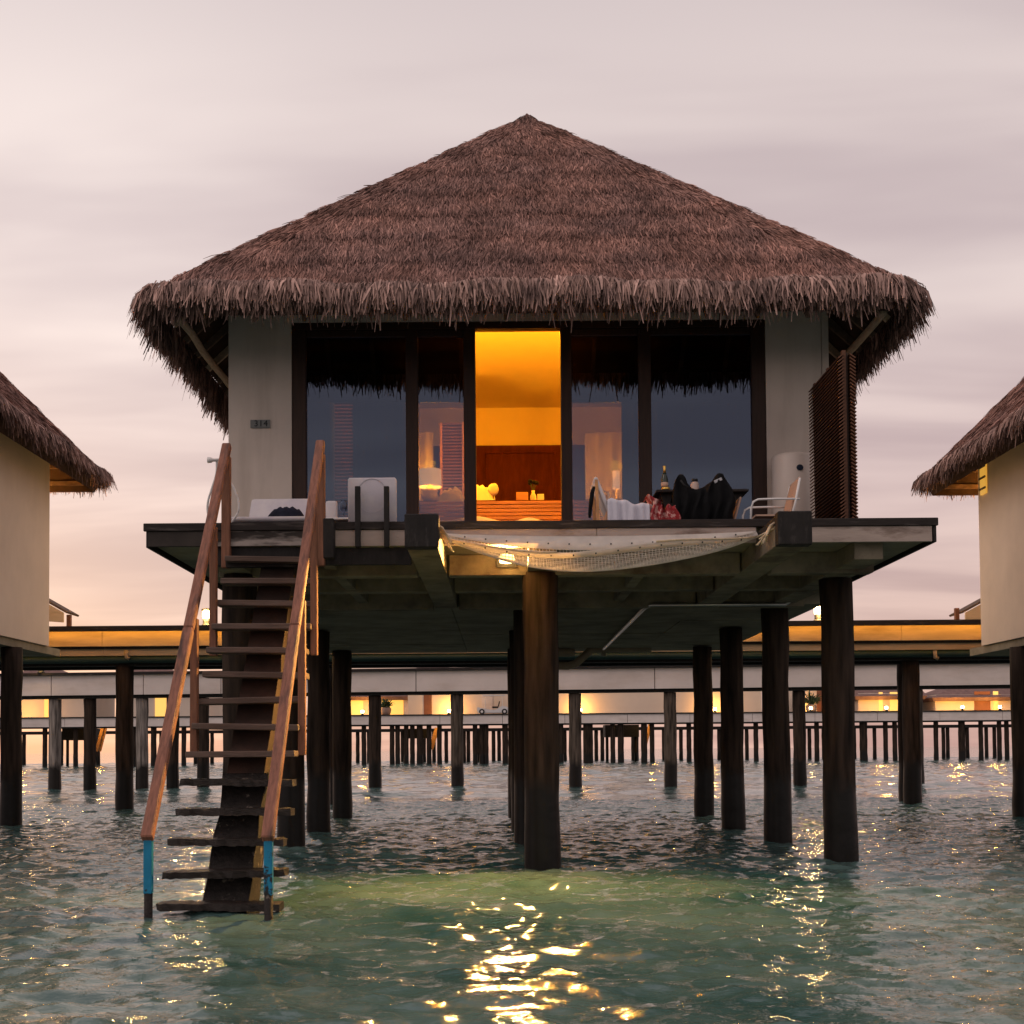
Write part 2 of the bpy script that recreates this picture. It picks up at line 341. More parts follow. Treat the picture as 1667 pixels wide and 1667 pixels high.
def link(name, data, parent=None, loc=None):
    o = bpy.data.objects.new(name, data); COL.objects.link(o)
    if loc is not None: o.location = loc
    if parent is not None:
        o.parent = parent
        if parent.parent is None: o.matrix_parent_inverse = Matrix.Translation(-parent.location)
    return o
def tag(o, label, cat, group=None):
    o['label'] = label; o['category'] = cat
    if group: o['group'] = group
    return o
def thing(name, label, cat, loc, group=None):
    o = bpy.data.objects.new(name, None); COL.objects.link(o); o.location = loc; o.empty_display_size = .2
    return tag(o, label, cat, group)
def kind(o, k): o['kind'] = k; return o
def dup(root, delta, label=None):
    """a moved copy of a thing with copies of its parts and sub-parts (their meshes shared)"""
    d = Vector(delta); r = root.copy(); COL.objects.link(r); r.location = root.location + d
    if label: r['label'] = label
    for ch in root.children:
        c = ch.copy(); COL.objects.link(c); c.parent = r
        for g in ch.children:
            e = g.copy(); COL.objects.link(e); e.parent = c
    return r
def lamp(name, loc, power, col, radius, parent=None):
    l = bpy.data.lights.new(name, 'POINT'); l.energy = power; l.color = col; l.shadow_soft_size = radius
    return link(name, l, parent, loc)
def cyl_rough(x, y, z0, z1, r, n=14, seed=0):
    """slightly uneven round pile"""
    rr = random.Random(seed); mb = MB(); zs = np.linspace(z0, z1, 9)
    pts = [(x + rr.uniform(-.012, .012), y, z) for z in zs]
    return mb.tube(pts, [r * (1.05 if i < 3 else 1) * rr.uniform(.97, 1.03) for i in range(9)], n)

def blades(name, root, d, side, nrm, length, width, lift, material, parent, rnd=None, droop=0.0):
    """many thin leaf strips, two segments each, as one mesh"""
    N = len(root); L = length[:, None]; W = width[:, None] / 2
    mid = root + d * L * .52 + nrm * lift[:, None]
    tip = root + d * L + nrm * (lift * .6)[:, None]; tip[:, 2] -= droop * length
    v = np.stack([root - side * W, root + side * W, mid - side * W, mid + side * W, tip - side * W * .45, tip + side * W * .45], 1).reshape(-1, 3)
    b = (np.arange(N) * 6)[:, None]
    f = np.concatenate([b + np.array([[0, 1, 3, 2]]), b + np.array([[2, 3, 5, 4]])], 1).reshape(-1)
    me = bpy.data.meshes.new(name); me.vertices.add(N * 6); me.vertices.foreach_set('co', v.astype(np.float32).ravel())
    me.loops.add(N * 8); me.loops.foreach_set('vertex_index', f.astype(np.int32))
    me.polygons.add(N * 2); me.polygons.foreach_set('loop_start', (np.arange(N * 2) * 4).astype(np.int32))
    me.update(calc_edges=True)
    at = me.attributes.new('rnd', 'FLOAT', 'POINT'); rv = RNG.random(N) if rnd is None else rnd
    at.data.foreach_set('value', np.repeat(rv, 6).astype(np.float32))
    me.materials.append(MATS[material])
    return kind(link(name, me, parent), 'stuff')
def unit(a): return a / np.linalg.norm(a, axis=1, keepdims=True)

# ------------------------------------------------------------------ sea
def build_sea():
    V, Fc = [], []; base = 0
    def field(M, D, lam, kmax, rms, seed, expo=1.95):
        kx = np.fft.fftfreq(M, D) * 2 * PI; KX, KY = np.meshgrid(kx, kx); K = np.hypot(KX, KY); K[0, 0] = 1
        kp = 2 * PI / lam; th = np.arctan2(KY, KX)
        A = K ** -expo * np.exp(-(kp / K) ** 2 * .9) * np.exp(-(K / kmax) ** 2) * (.30 + .70 * np.abs(np.cos(th - math.radians(76))) ** 1.6); A[0, 0] = 0
        rg = np.random.default_rng(seed)
        H = np.fft.ifft2(A * (rg.normal(size=(M, M)) + 1j * rg.normal(size=(M, M)))).real
        H *= rms / H.std(); return np.where(H > 0, H * 1.2, H * .85)
    for (X0, X1, Y0, Y1, D, M, lam, kmax, rms, seed, fd) in ((-16, 16, 4, 36, .045, 1024, .62, 69, .0105, 21, 2.0), (-75, 75, 36, 165, .30, 1024, 2.6, 10, .026, 5, 2.0)):
        nx, ny = int(round((X1 - X0) / D)), int(round((Y1 - Y0) / D)); H = field(M, D, lam, kmax, rms, seed) + field(M, D, lam * 3.4, kmax * .3, rms * .95, seed + 1)
        xs = np.linspace(X0, X1, nx + 1); ys = np.linspace(Y0, Y1, ny + 1); XX, YY = np.meshgrid(xs, ys)
        fade = np.clip((XX - X0) / fd, 0, 1) * np.clip((X1 - XX) / fd, 0, 1) * np.clip((YY - Y0) / fd, 0, 1) * np.clip((Y1 - YY) / fd, 0, 1)
        V.append(np.stack([XX, YY, H[:ny + 1, :nx + 1] * fade], -1).reshape(-1, 3))
        i = np.arange(ny)[:, None] * (nx + 1) + np.arange(nx)[None]
        Fc.append(base + np.stack([i, i + 1, i + nx + 2, i + nx + 1], -1).reshape(-1, 4)); base += (nx + 1) * (ny + 1)
    R = 6000.0
    for (a, b, c, d) in ((-R, R, -600, 4), (-R, -16, 4, 36), (16, R, 4, 36), (-R, -75, 36, 165), (75, R, 36, 165), (-R, R, 165, R)):
        V.append(np.array([[a, c, 0], [b, c, 0], [b, d, 0], [a, d, 0]], float)); Fc.append(np.array([[base, base + 1, base + 2, base + 3]])); base += 4
    v = np.concatenate(V); f = np.concatenate(Fc)
    me = bpy.data.meshes.new('sea'); me.vertices.add(len(v)); me.vertices.foreach_set('co', v.astype(np.float32).ravel())
    me.loops.add(f.size); me.loops.foreach_set('vertex_index', f.astype(np.int32).ravel())
    me.polygons.add(len(f)); me.polygons.foreach_set('loop_start', (np.arange(len(f)) * 4).astype(np.int32))
    me.update(calc_edges=True); me.shade_smooth(); me.materials.append(MATS['sea'])
    kind(link('sea', me), 'structure')
build_sea()

# ------------------------------------------------------------------ thatched hip roof
def hip_roof(parent, x0, x1, y0, y1, ze, apex, zs, dens=1.0, faces=(0, 1, 2, 3), fringe_len=.5, course=.78, rafters=True, seed=3, side_dens=1.0):
    """roof part: stepped thatch skin, hanging eave fringe, dark soffit, rafters. ze = height of the binding line above the eave"""
    global RNG
    RNG = np.random.default_rng(seed)
    ri = .16; zr = ze - .02
    cs = [np.array(p, float) for p in ((x0 + ri, y0 + ri, zr), (x1 - ri, y0 + ri, zr), (x1 - ri, y1 - ri, zr), (x0 + ri, y1 - ri, zr))]; ap = np.array(apex, float)
    low = [np.array(p, float) for p in ((x0 + .3, y0 + .3, zs), (x1 - .3, y0 + .3, zs), (x1 - .3, y1 - .3, zs), (x0 + .3, y1 - .3, zs))]
    ap2 = ap - np.array((0, 0, ze - zs + .1))
    mb = MB(); mb.add(cs + [ap - np.array((0, 0, .04))], [(0, 1, 4), (1, 2, 4), (2, 3, 4), (3, 0, 4)])
    mb.add(cs + low, [(0, 1, 5, 4), (1, 2, 6, 5), (2, 3, 7, 6), (3, 0, 4, 7)])
    roof = mb.build('roof', 'thatch_base', parent)
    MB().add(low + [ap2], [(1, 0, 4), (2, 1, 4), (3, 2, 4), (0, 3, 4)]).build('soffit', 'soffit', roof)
    R, Dv, Sd, Nm, Ln, Wd, Lf, Rn = [], [], [], [], [], [], [], []
    for fi in faces:
        a, b = cs[fi], cs[(fi + 1) % 4]; ax = (b - a) / np.linalg.norm(b - a); wdt = np.linalg.norm(b - a)
        mid = (a + b) / 2; up = ap - mid; hgt = np.linalg.norm(up)
        # apex foot along the edge
        t_ap = np.dot(ap - a, ax); foot = a + ax * t_ap; upd = (ap - foot); hgt = np.linalg.norm(upd); upd /= hgt
        nm = np.cross(ax, upd); nm /= np.linalg.norm(nm)
        if nm[2] < 0: nm = -nm
        n = int(wdt * hgt / 2 * 2300 * dens * (1 if fi == faces[0] else side_dens))
        s = hgt * (1 - np.sqrt(RNG.random(int(n)))); u = RNG.random(n)
        # a share sits right at the course edges so that they read as rows
        k = RNG.random(n) < .13
        wob = lambda q: .035 * np.sin(q * 3.1 + fi) + .03 * np.sin(q * 7.7 + 2 * fi)
        s = np.where(k, np.floor(s / course) * course + RNG.random(n) * .13, s); s = np.clip(s, .0, hgt - .02)
        xl = t_ap * s / hgt; xr = wdt - (wdt - t_ap) * s / hgt
        q = xl + (xr - xl) * u
        sw = s + wob(q) * np.clip((hgt - s), 0, 1)
        LN = RNG.uniform(.14, .36, n)
        sr = np.clip(np.maximum(sw + .10, LN * .93), 0, hgt - .005)
        xl = t_ap * sr / hgt; xr = wdt - (wdt - t_ap) * sr / hgt; q = xl + (xr - xl) * u
        ph = 1 - ((s / course) % 1)              # 1 just at a course's lower edge
        off = .006 + .016 * ph ** 2 + RNG.random(n) * .024
        root = a + ax * q[:, None] + upd * sr[:, None] + nm * off[:, None]
        ang = RNG.normal(0, .15, n) + .10 * np.sin(q * 2.3 + s * 1.7) * np.sin(s * 4.1 + q)
        # near the hips the leaves lie along the hip
        dl = (q - xl); dr = (xr - q); hipb = .42
        hl = np.clip(1 - dl / hipb, 0, 1); hr = np.clip(1 - dr / hipb, 0, 1)
        al = math.atan2(t_ap, hgt); ar = math.atan2(wdt - t_ap, hgt)
        hk = .82 * np.clip(s / .9, .25, 1)
        ang = ang - al * hk * (hl > .05) + ar * hk * (hr > .05)
        dv = -upd * np.cos(ang)[:, None] + ax * np.sin(ang)[:, None]
        dv = unit(dv + nm * (RNG.normal(.02, .045, n) * np.where((hl + hr) > .05, .25, 1))[:, None])
        sd = unit(np.cross(dv, np.broadcast_to(nm, dv.shape)) + nm * RNG.normal(0, .45, n)[:, None])
        R.append(root + nm * (.012 * (hl + hr))[:, None]); Dv.append(dv); Sd.append(sd); Nm.append(np.broadcast_to(nm, dv.shape))
        Ln.append(LN * np.where((hl + hr) > .05, .8, 1)); Wd.append(RNG.uniform(.008, .019, n)); Lf.append(RNG.uniform(0, .02, n))
        Rn.append(np.clip(RNG.normal(.48, .24, n) - .22 * (k & (ph > .8)), 0, 1))
        keep = ~(((hl + hr) > .03) & (s < .20))
        for lst in (R, Dv, Sd, Nm, Ln, Wd, Lf, Rn): lst[-1] = lst[-1][keep]
    blades('thatch', *[np.concatenate(q) for q in (R, Dv, Sd, Nm)], *[np.concatenate(q) for q in (Ln, Wd, Lf)], 'thatch', roof, np.concatenate(Rn))
    # hanging fringe round a rounded rectangle
    rc = .45; n_per = int(540 * dens)
    def path(t, inset):
        """t in metres round the eave -> point, outward normal"""
        X0, X1, Y0, Y1 = x0 + inset, x1 - inset, y0 + inset, y1 - inset
        segs = [((X0 + rc, Y0), (1, 0), X1 - X0 - 2 * rc), ('c', (X1 - rc, Y0 + rc), -PI / 2), ((X1, Y0 + rc), (0, 1), Y1 - Y0 - 2 * rc), ('c', (X1 - rc, Y1 - rc), 0),
                ((X1 - rc, Y1), (-1, 0), X1 - X0 - 2 * rc), ('c', (X0 + rc, Y1 - rc), PI / 2), ((X0, Y1 - rc), (0, -1), Y1 - Y0 - 2 * rc), ('c', (X0 + rc, Y0 + rc), PI)]
        pts = np.zeros((len(t), 3)); nor = np.zeros((len(t), 3)); acc = 0
        for sg in segs:
            ln = rc * PI / 2 if sg[0] == 'c' else sg[2]
            k = (t >= acc) & (t < acc + ln); tt = t[k] - acc
            if sg[0] == 'c':
                aa = sg[2] + tt / rc; pts[k, 0] = sg[1][0] + rc * np.cos(aa); pts[k, 1] = sg[1][1] + rc * np.sin(aa); nor[k, 0] = np.cos(aa); nor[k, 1] = np.sin(aa)
            else:
                pts[k, 0] = sg[0][0] + sg[1][0] * tt; pts[k, 1] = sg[0][1] + sg[1][1] * tt; nor[k, 0] = sg[1][1]; nor[k, 1] = -sg[1][0]
            acc += ln
        return pts, nor, acc
    _, _, total = path(np.zeros(1), 0)
    R, Dv, Sd, Nm, Ln, Wd, Lf, Rn = [], [], [], [], [], [], [], []
    for lay in range(5):
        n = int(total * n_per / 5 * (1.5 if lay == 4 else 1)); t = RNG.random(n) * total
        pts, nor, _ = path(t, .14 - .035 * lay)
        pts[:, 2] = ze + .015 - .018 * (4 - lay) + .03 * np.sin(t * 1.7) + .018 * np.sin(t * 5.3) + RNG.normal(0, .012, n)
        tang = np.stack([-nor[:, 1], nor[:, 0], np.zeros(n)], 1)
        out = .62 - .12 * (4 - lay) + RNG.normal(0, .13, n)
        dv = unit(nor * out[:, None] * .75 + tang * RNG.normal(0, .24, n)[:, None] + np.array([[0, 0, -1.0]]))
        sd = unit(tang + nor * RNG.normal(0, .7, n)[:, None] + np.array([[0, 0, 1]]) * RNG.normal(0, .15, n)[:, None])
        clump = .5 + .5 * np.sin(t * 9.1 + lay) * np.sin(t * 3.7)
        R.append(pts); Dv.append(dv); Sd.append(sd); Nm.append(unit(nor + np.array([[0, 0, .35]])))
        Ln.append(np.clip(RNG.normal(fringe_len * .50, .062, n) + .07 * clump + .14 * (RNG.random(n) < .04), .1, fringe_len * 1.2)); Wd.append(.009 + .030 * RNG.random(n) ** 2); Lf.append(RNG.uniform(0, .07, n))
        Rn.append(np.clip(RNG.normal(.24 + .07 * lay, .30, n), 0, 1))
    blades('eave_fringe', *[np.concatenate(q) for q in (R, Dv, Sd, Nm)], *[np.concatenate(q) for q in (Ln, Wd, Lf)], 'fringe', roof, np.concatenate(Rn), droop=.06)
    # binding cord along the top of the fringe
    t = np.linspace(0, total * .985, 260); pts, nor, _ = path(t * .999, .03); pts[:, 2] = ze + .012 + .03 * np.sin(t * 1.7) + .018 * np.sin(t * 5.3)
    MB().tube([tuple(p) for p in pts], .014, 5).build('binding_cord', 'soffit', roof)
    if rafters:
        sl = (ap2[2] - zs) / ((x1 - x0) / 2)
        for sgn, xe in ((1, x0 + .32), (-1, x1 - .32)):
            for i in range(12):
                y = y0 + .55 + i * .62
                if y > y1 - .6: break
                run = min(1.5, y - y0 - .2)
                a = (xe, y, zs + .01 - .03); b = (xe + sgn * run, y, zs + .01 + sl * run - .03)
                MB().bar(a, b, .05, .10, (0, 1, 0)).build('rafter', 'rafter_wood' if i % 3 else 'pole_wood', roof)
            px0 = xe + sgn * .12; z = zs + sl * .12 - .11
            MB().tube([(px0 + .015 * math.sin(j * 1.7), y0 + .35 + j * (y1 - y0 - .7) / 14, z + .012 * math.sin(j * 2.3)) for j in range(15)], .048, 8).build('eave_purlin', 'pole_wood', roof, smooth=True)
        for i in range(14):
            x = x0 + .75 + i * (x1 - x0 - 1.5) / 13
            run = min(2.0, x - x0 - .3, x1 - x - .3)
            MB().bar((x, y0 + .34, zs - .02), (x, y0 + .34 + run, zs - .02 + sl * run), .05, .10, (1, 0, 0)).build('rafter', 'rafter_wood', roof)
    return roof

# ------------------------------------------------------------------ the bungalow in the middle
DK = 3.92                     # deck level
YF, YW = 14.0, 16.7           # deck front edge, house front wall
XL, XR = -3.9, 4.79           # platform sides
house = thing('water_bungalow', 'large thatched bungalow on piles with an open lit doorway, in the middle', 'bungalow', (.4, 20, 0))
hip_roof(house, -4.42, 5.20, 15.22, 24.85, 7.07, (.46, 20.0, 11.50), 6.78, dens=1.6, faces=(0, 1, 3), side_dens=.4)

# piles
def pile(x, y, z1, r, parent, material='pile', seed=0): return cyl_rough(x, y, -.8, z1, r, 16, seed).build('pile', material, parent, smooth=True)
for i, (x, y, r) in enumerate([(.46, 15.0, .205), (4.16, 15.75, .20), (-3.1, 15.0, .205), (4.07, 18.9, .20), (.36, 19.0, .19), (-3.12, 18.7, .20), (3.99, 22.1, .20), (.33, 22.2, .19), (-3.2, 22.1, .20),
                               (4.12, 26.1, .20), (.3, 26.3, .19), (-3.36, 26.6, .20)]):
    pile(x, y, 3.48, r, house, seed=i)
# floor slab and beams
MB().box(XL + .04, XR - .04, YF + .10, 18.6, 3.70, DK - .07).build('deck_slab', 'soffit_conc', house)
for i, (a, b) in enumerate([(18.62, 20.9), (20.92, 23.2), (23.22, 25.3), (25.32, 27.4)]):
    for j, (c, d) in enumerate([(XL + .04, -.75), (-.74, 2.95), (2.96, XR - .04)]):
        MB().box(c, d, a, b, 3.50 + .004 * ((i + j) % 3), 3.84).build('soffit_panel', 'soffit_conc', house)
for y, zb in ((15.0, 3.45), (16.9, 3.50), (18.45, 3.44)):
    for (a, b) in ((-3.32, -.99), (-.62, 2.81), (3.17, 4.38)):
        MB().box(a, b, y - .11, y + .11, zb, 3.698).build('cross_beam', 'beam_conc', house, bevel=.008)
for x in (-3.1, .46, 4.1, -2.0, 1.7):
    wd = .16 if x in (-3.1, .46, 4.1) else .07
    for a, b in ((YF + .12, 14.888), (15.112, 16.788), (17.012, 18.338)):
        MB().box(x - wd, x + wd, a, b, 3.49 if wd > .1 else 3.53, 3.697).build('floor_beam', 'beam_conc', house, bevel=.006)
# the two long cantilever beams that carry the net, with black end boxes
for a, b in ((-.985, -.635), (2.82, 3.17)):
    MB().box(a + .01, b - .01, 13.04, 18.6, 3.475, 3.699).build('cantilever_beam', 'beam_conc', house, bevel=.008)
    MB().box(a + .012, b - .012, 13.05, 13.96, 3.701, 3.79).build('cantilever_cap', 'black_wood', house, bevel=.008)
    MB().box(a, b, 12.88, 13.038, 3.462, 3.81).build('beam_end_box', 'black_wood', house, bevel=.012)
# deck boards and fascia
deck = MB().box(XL + .05, XR - .05, YF + .11, YW - .02, DK - .068, DK - .047).build('deck', 'deck_wood', house)
me0 = None; yb = YF - .02; i = 0
while yb < YW - .12:
    bw = .145
    if me0 is None:
        o = MB().box(XL - .04, XR + .02, -.07, .07, -.045, 0).build('deck_board', 'deck_wood', deck, bevel=.006); me0 = o.data; o.location = (0, yb + .07, DK)
    else: link('deck_board', me0, deck, (random.uniform(-.006, .006), yb + .07, DK + random.uniform(-.003, .003)))
    yb += bw; i += 1
MB().box(XL - .045, XR + .03, YF - .065, YF - .022, DK - .085, DK + .002).build('deck_edge_board', 'deck_wood', house, bevel=.006)
zt = DK - .087
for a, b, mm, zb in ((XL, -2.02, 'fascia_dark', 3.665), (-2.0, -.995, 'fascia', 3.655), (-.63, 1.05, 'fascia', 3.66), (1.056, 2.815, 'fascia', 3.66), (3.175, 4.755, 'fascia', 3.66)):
    MB().box(a, b, YF - .045, YF - .005, zb, zt).build('fascia_board', mm, house, bevel=.004)
for x in (XL - .02, XR - .02):
    MB().box(x, x + .035, YF - .04, 27.4, 3.655, DK - .05).build('side_fascia', 'black_wood', house, bevel=.004)
MB().box(-3.25, -2.0, YF + .0, YF + .09, 3.46, 3.655).build('edge_beam', 'black_wood', house)
MB().box(-1.98, -1.0, YF + .0, YF + .09, 3.46, 3.645).build('edge_beam', 'black_wood', house)
MB().box(-1.945, -1.825, 13.80, 13.93, 3.50, 3.94).build('stair_stub_post', 'black_wood', house, bevel=.01)
for x in (578, 625):                                   # two uprights fixed to the deck edge
    a = P(x, 792, Y=13.90); b = P(x + 9, 891, Y=13.90)
    MB().box(a.x, b.x, 13.87, 13.93, b.z, a.z).build('upright', 'black_wood', house, bevel=.006)

# walls
wl, wr = -3.60, 4.36; fl, fr, ft = -2.765, 3.525, 7.09; wt = .2
def wallpart(*b): return MB().box(*b).build('wall', 'plaster', house)
wallpart(wl, fl, YW, YW + wt, 3.86, 7.75); wallpart(fr, wr - .095, YW, YW + wt, 3.86, 7.75); wallpart(fl, fr, YW, YW + wt, ft, 7.75)
wallpart(wr - .088, wr, YW - .01, YW + wt, 3.86, 7.45)
wallpart(wl, wl + wt, YW + wt + .002, 24.1, 3.86, 7.2); wallpart(wr - wt, wr, YW + wt + .002, 24.1, 3.86, 7.2); wallpart(wl + wt, wr - wt, 23.9, 24.1, 3.86, 7.2)
MB().box(wl + wt, wr - wt, YW + wt, 23.9, 3.86, 3.92).build('floor', 'room_wood', house)
CZ = 7.74
MB().box(-2.77, 3.53, YW + wt, 23.6, CZ, CZ + .05).build('ceiling', 'room_wall', house)
MB().box(-2.77, 3.53, 23.40, 23.55, 3.92, CZ).build('back_wall', 'room_wall', house)
for x in (-2.80, 3.53): MB().box(x, x + .03, YW + wt, 23.55, 3.92, CZ).build('room_side_wall', 'room_wall', house)

# window wall: frame members and panes measured along the front wall plane
def wx(px, y=700): return P(px, y, Y=YW + .06).x
zs_t = ft; zsb = DK + .02
def member(x0, x1, z0, z1, y0=YW + .02, y1=YW + .14, parent=None, name='frame'):
    return MB().box(x0, x1, y0, y1, z0, z1).build(name, 'frame_wood', parent or house, bevel=.006)
wf = member(fl, fr, ft - .10, ft - .001, YW + .01, YW + .15, name='window_frame')
member(fl, fr, zsb, zsb + .09, YW + .01, YW + .15, wf, 'sill')
posts = [(475, 499), (661, 681), (755, 775), (913, 931), (1040, 1060), (1224, 1247)]
for k, (a, b) in enumerate(posts):
    member(max(wx(a), fl + .002), min(wx(b), fr - .002), zsb + .092, ft - .102, YW + .015, YW + .145, wf, 'mullion')
for k, (a, b) in enumerate([(499, 661), (681, 755), (931, 1040), (1060, 1224)]):
    x0, x1 = wx(a), wx(b)
    win = thing_part = member(x0 + .002, x1 - .002, ft - .185, ft - .104, YW + .03, YW + .13, house, 'window')
    MB().box(x0 + .002, x1 - .002, YW + .076, YW + .082, zsb + .094, ft - .187).build('pane', 'glass', win)
# door head trim
member(wx(775) + .002, wx(913) - .002, 6.985, 7.005, YW + .05, YW + .08, house, 'door_pelmet')

# louvred privacy screen at the right end of the deck
scr = thing('privacy_screen', 'tall brown louvred wooden screen at the right end of the deck', 'screen', (4.05, 15.5, DK))
MB().box(4.03, 4.06, 14.70, 16.04, DK, 6.0).build('backing_board', 'frame_wood', scr)
for y in (14.69, 15.37, 16.02):
    MB().box(3.985, 4.028, y - .03, y + .03, DK, 6.02).build('stile', 'screen_wood', scr)
sm = None
for k in range(48):
    z = DK + .03 + k * .0425
    if sm is None:
        o = MB().bar((4.0, 14.63, 0), (4.0, 16.06, 0), .085, .014, (1, 0, .75)).add([], []).build('slat', 'screen_wood', scr); sm = o.data; o.location = (-.035, 0, z)
        MB()
    else: link('slat', sm, scr, (-.035, 0, z))
sm2 = None
for k in range(48):
    z = DK + .03 + k * .0425
    if sm2 is None:
        o = MB().bar((4.0, 14.63, 0), (4.0, 16.06, 0), .085, .014, (1, 0, -.75)).build('slat', 'screen_wood', scr); sm2 = o.data; o.location = (.10, 0, z)
    else: link('slat', sm2, scr, (.10, 0, z))

# number plate
nb = thing('number_sign', 'small grey plate reading 314 on the left plaster wall', 'sign', P(424, 697, Y=YW))
a = P(408, 684, Y=YW); b = P(440, 697, Y=YW)
MB().box(a.x, b.x, YW - .02, YW - .002, b.z, a.z).build('plate', 'sign_plate', nb, bevel=.003)
cu = bpy.data.curves.new('digits', 'FONT'); cu.body = '314'; cu.size = .115; cu.align_x = 'CENTER'; cu.align_y = 'CENTER'; cu.extrude = .002; cu.space_character = 1.1
to = bpy.data.objects.new('digits_tmp', cu); COL.objects.link(to); bpy.context.view_layer.update()
me = bpy.data.meshes.new_from_object(to.evaluated_get(bpy.context.evaluated_depsgraph_get())); bpy.data.objects.remove(to)
me.transform(Matrix.Translation(((a.x + b.x) / 2 + .01, YW - .024, (a.z + b.z) / 2)) @ Matrix.Rotation(PI / 2, 4, 'X')); me.materials.clear(); me.materials.append(MATS['sign_text'])
link('digits', me, nb)

# ------------------------------------------------------------------ stairs down to the water
st = thing('stairs', 'steep wooden stairs with red-brown handrails going down into the water', 'stairs', (-2.5, 11.2, 0))
sxl, sxr = -2.99, -2.02
rr = random.Random(5)
for k in range(14):
    y = 11.16 + .208 * k; z = .085 + .264 * k
    ext = .03 if k < 6 else 0
    x0 = sxl - rr.uniform(0, .03); x1 = sxr + rr.uniform(0, .06) + ext
    tl = rr.uniform(-.012, .012)
    mb = MB(); d = .25
    vs = [(x0, y - d / 2, z - .06 + tl), (x1, y - d / 2, z - .06 - tl), (x1, y + d / 2, z - .06 - tl), (x0, y + d / 2, z - .06 + tl),
          (x0, y - d / 2, z + tl), (x1, y - d / 2, z - tl), (x1, y + d / 2, z - tl), (x0, y + d / 2, z + tl)]
    if k < 5:      # worn, overgrown lower treads with ragged undersides
        n = 26
        vs = []; fs = []
        for i in range(n + 1):
            xx_ = x0 + (x1 - x0) * i / n; e_ = .02 if i in (0, n) else 0
            for (yy_, zz_) in ((-d / 2, -.058), (d / 2, -.058), (d / 2, 0), (-d / 2, 0)):
                vs.append((xx_ + rr.uniform(-.008, .008), y + yy_ * (1 - e_ * 4) + rr.uniform(-.012, .008), z + zz_ + tl * (1 - 2 * i / n) + (rr.uniform(-.011, .004) if zz_ < 0 else rr.uniform(-.006, .007))))
        for i in range(n):
            for q_ in range(4): fs.append((i * 4 + q_, i * 4 + (q_ + 1) % 4, i * 4 + 4 + (q_ + 1) % 4, i * 4 + 4 + q_))
        fs += [(0, 1, 2, 3), (n * 4 + 3, n * 4 + 2, n * 4 + 1, n * 4)]
        mb.add(vs, fs)
        mb.build('tread', 'tread_wet', st)
    else:
        mb.add(vs, [(0, 3, 2, 1), (4, 5, 6, 7), (0, 1, 5, 4), (1, 2, 6, 5), (2, 3, 7, 6), (3, 0, 4, 7)]).build('tread', 'tread_wood', st, bevel=.007)
# central spine beam
def spine(z0, z1, material, wadd=0, seed=1):
    f = lambda z: 11.30 + (z - .02) * .208 / .264
    n = 10; r2 = random.Random(seed); mb = MB(); vs = []
    for i in range(n + 1):
        z = z0 + (z1 - z0) * i / n; y = f(z); wv = .178 + wadd * r2.uniform(.3, 1)
        for (sx_, sy_) in ((-1, -.10), (1, -.10), (1, .40), (-1, .40)): vs.append((-2.47 + sx_ * wv + r2.uniform(-.3, .3) * wadd, y + sy_ + r2.uniform(-.4, .4) * wadd, z - .11))
    fs = [(0, 1, 2, 3), tuple(n * 4 + q for q in (3, 2, 1, 0))]
    for i in range(n):
        for q in range(4): fs.append((i * 4 + q, i * 4 + (q + 1) % 4, (i + 1) * 4 + (q + 1) % 4, (i + 1) * 4 + q))
    return mb.add(vs, fs).build('spine_beam', material, st)
spine(-.6, 1.30, 'barnacle', .035); spine(1.302, 3.60, 'spine', .006)
# handrails
for (xa, ya, yb_) in ((-3.02, 10.80, 14.02), (-1.965, 10.62, 13.92)):
    a = Vector((xa, ya, .665)); b = Vector((xa - .02, yb_, 4.80)); mid = a.lerp(b, .47) + Vector((-.012, 0, -.02))
    d1 = (b - a).normalized()
    MB().bar(a, mid - d1 * .001, .10, .09).build('handrail', 'rail_wood', st, bevel=.012)
    MB().bar(mid + d1 * .001, b, .095, .09).build('handrail', 'rail_wood', st, bevel=.012)
    p = MB().tube([(xa, ya + .05, -.9), (xa, ya + .05, .205)], .037, 8); p.build('wet_post', 'barnacle', st, smooth=True)
    MB().box(xa - .035, xa + .035, ya + .015, ya + .085, .20, .66).build('blue_post', 'blue_paint', st, bevel=.006)
    rz = lambda y: .665 + (y - ya) / (yb_ - ya) * 4.135
    for (yy, zb) in ((12.46, 1.36), (13.28, 2.40)):
        MB().box(xa - .035, xa + .035, yy - .045, yy + .045, zb, rz(yy) - .09).build('baluster', 'post_wood', st, bevel=.006)
    MB().box(xa - .06, xa + .035, yb_ - .11, yb_ - .02, 3.42, rz(yb_) - .14).build('newel_post', 'post_wood', st, bevel=.008)
MB().box(-3.02, -1.95, 13.86, 13.95, 3.42, 3.49).build('landing_bearer', 'deck_wood', st, bevel=.006)

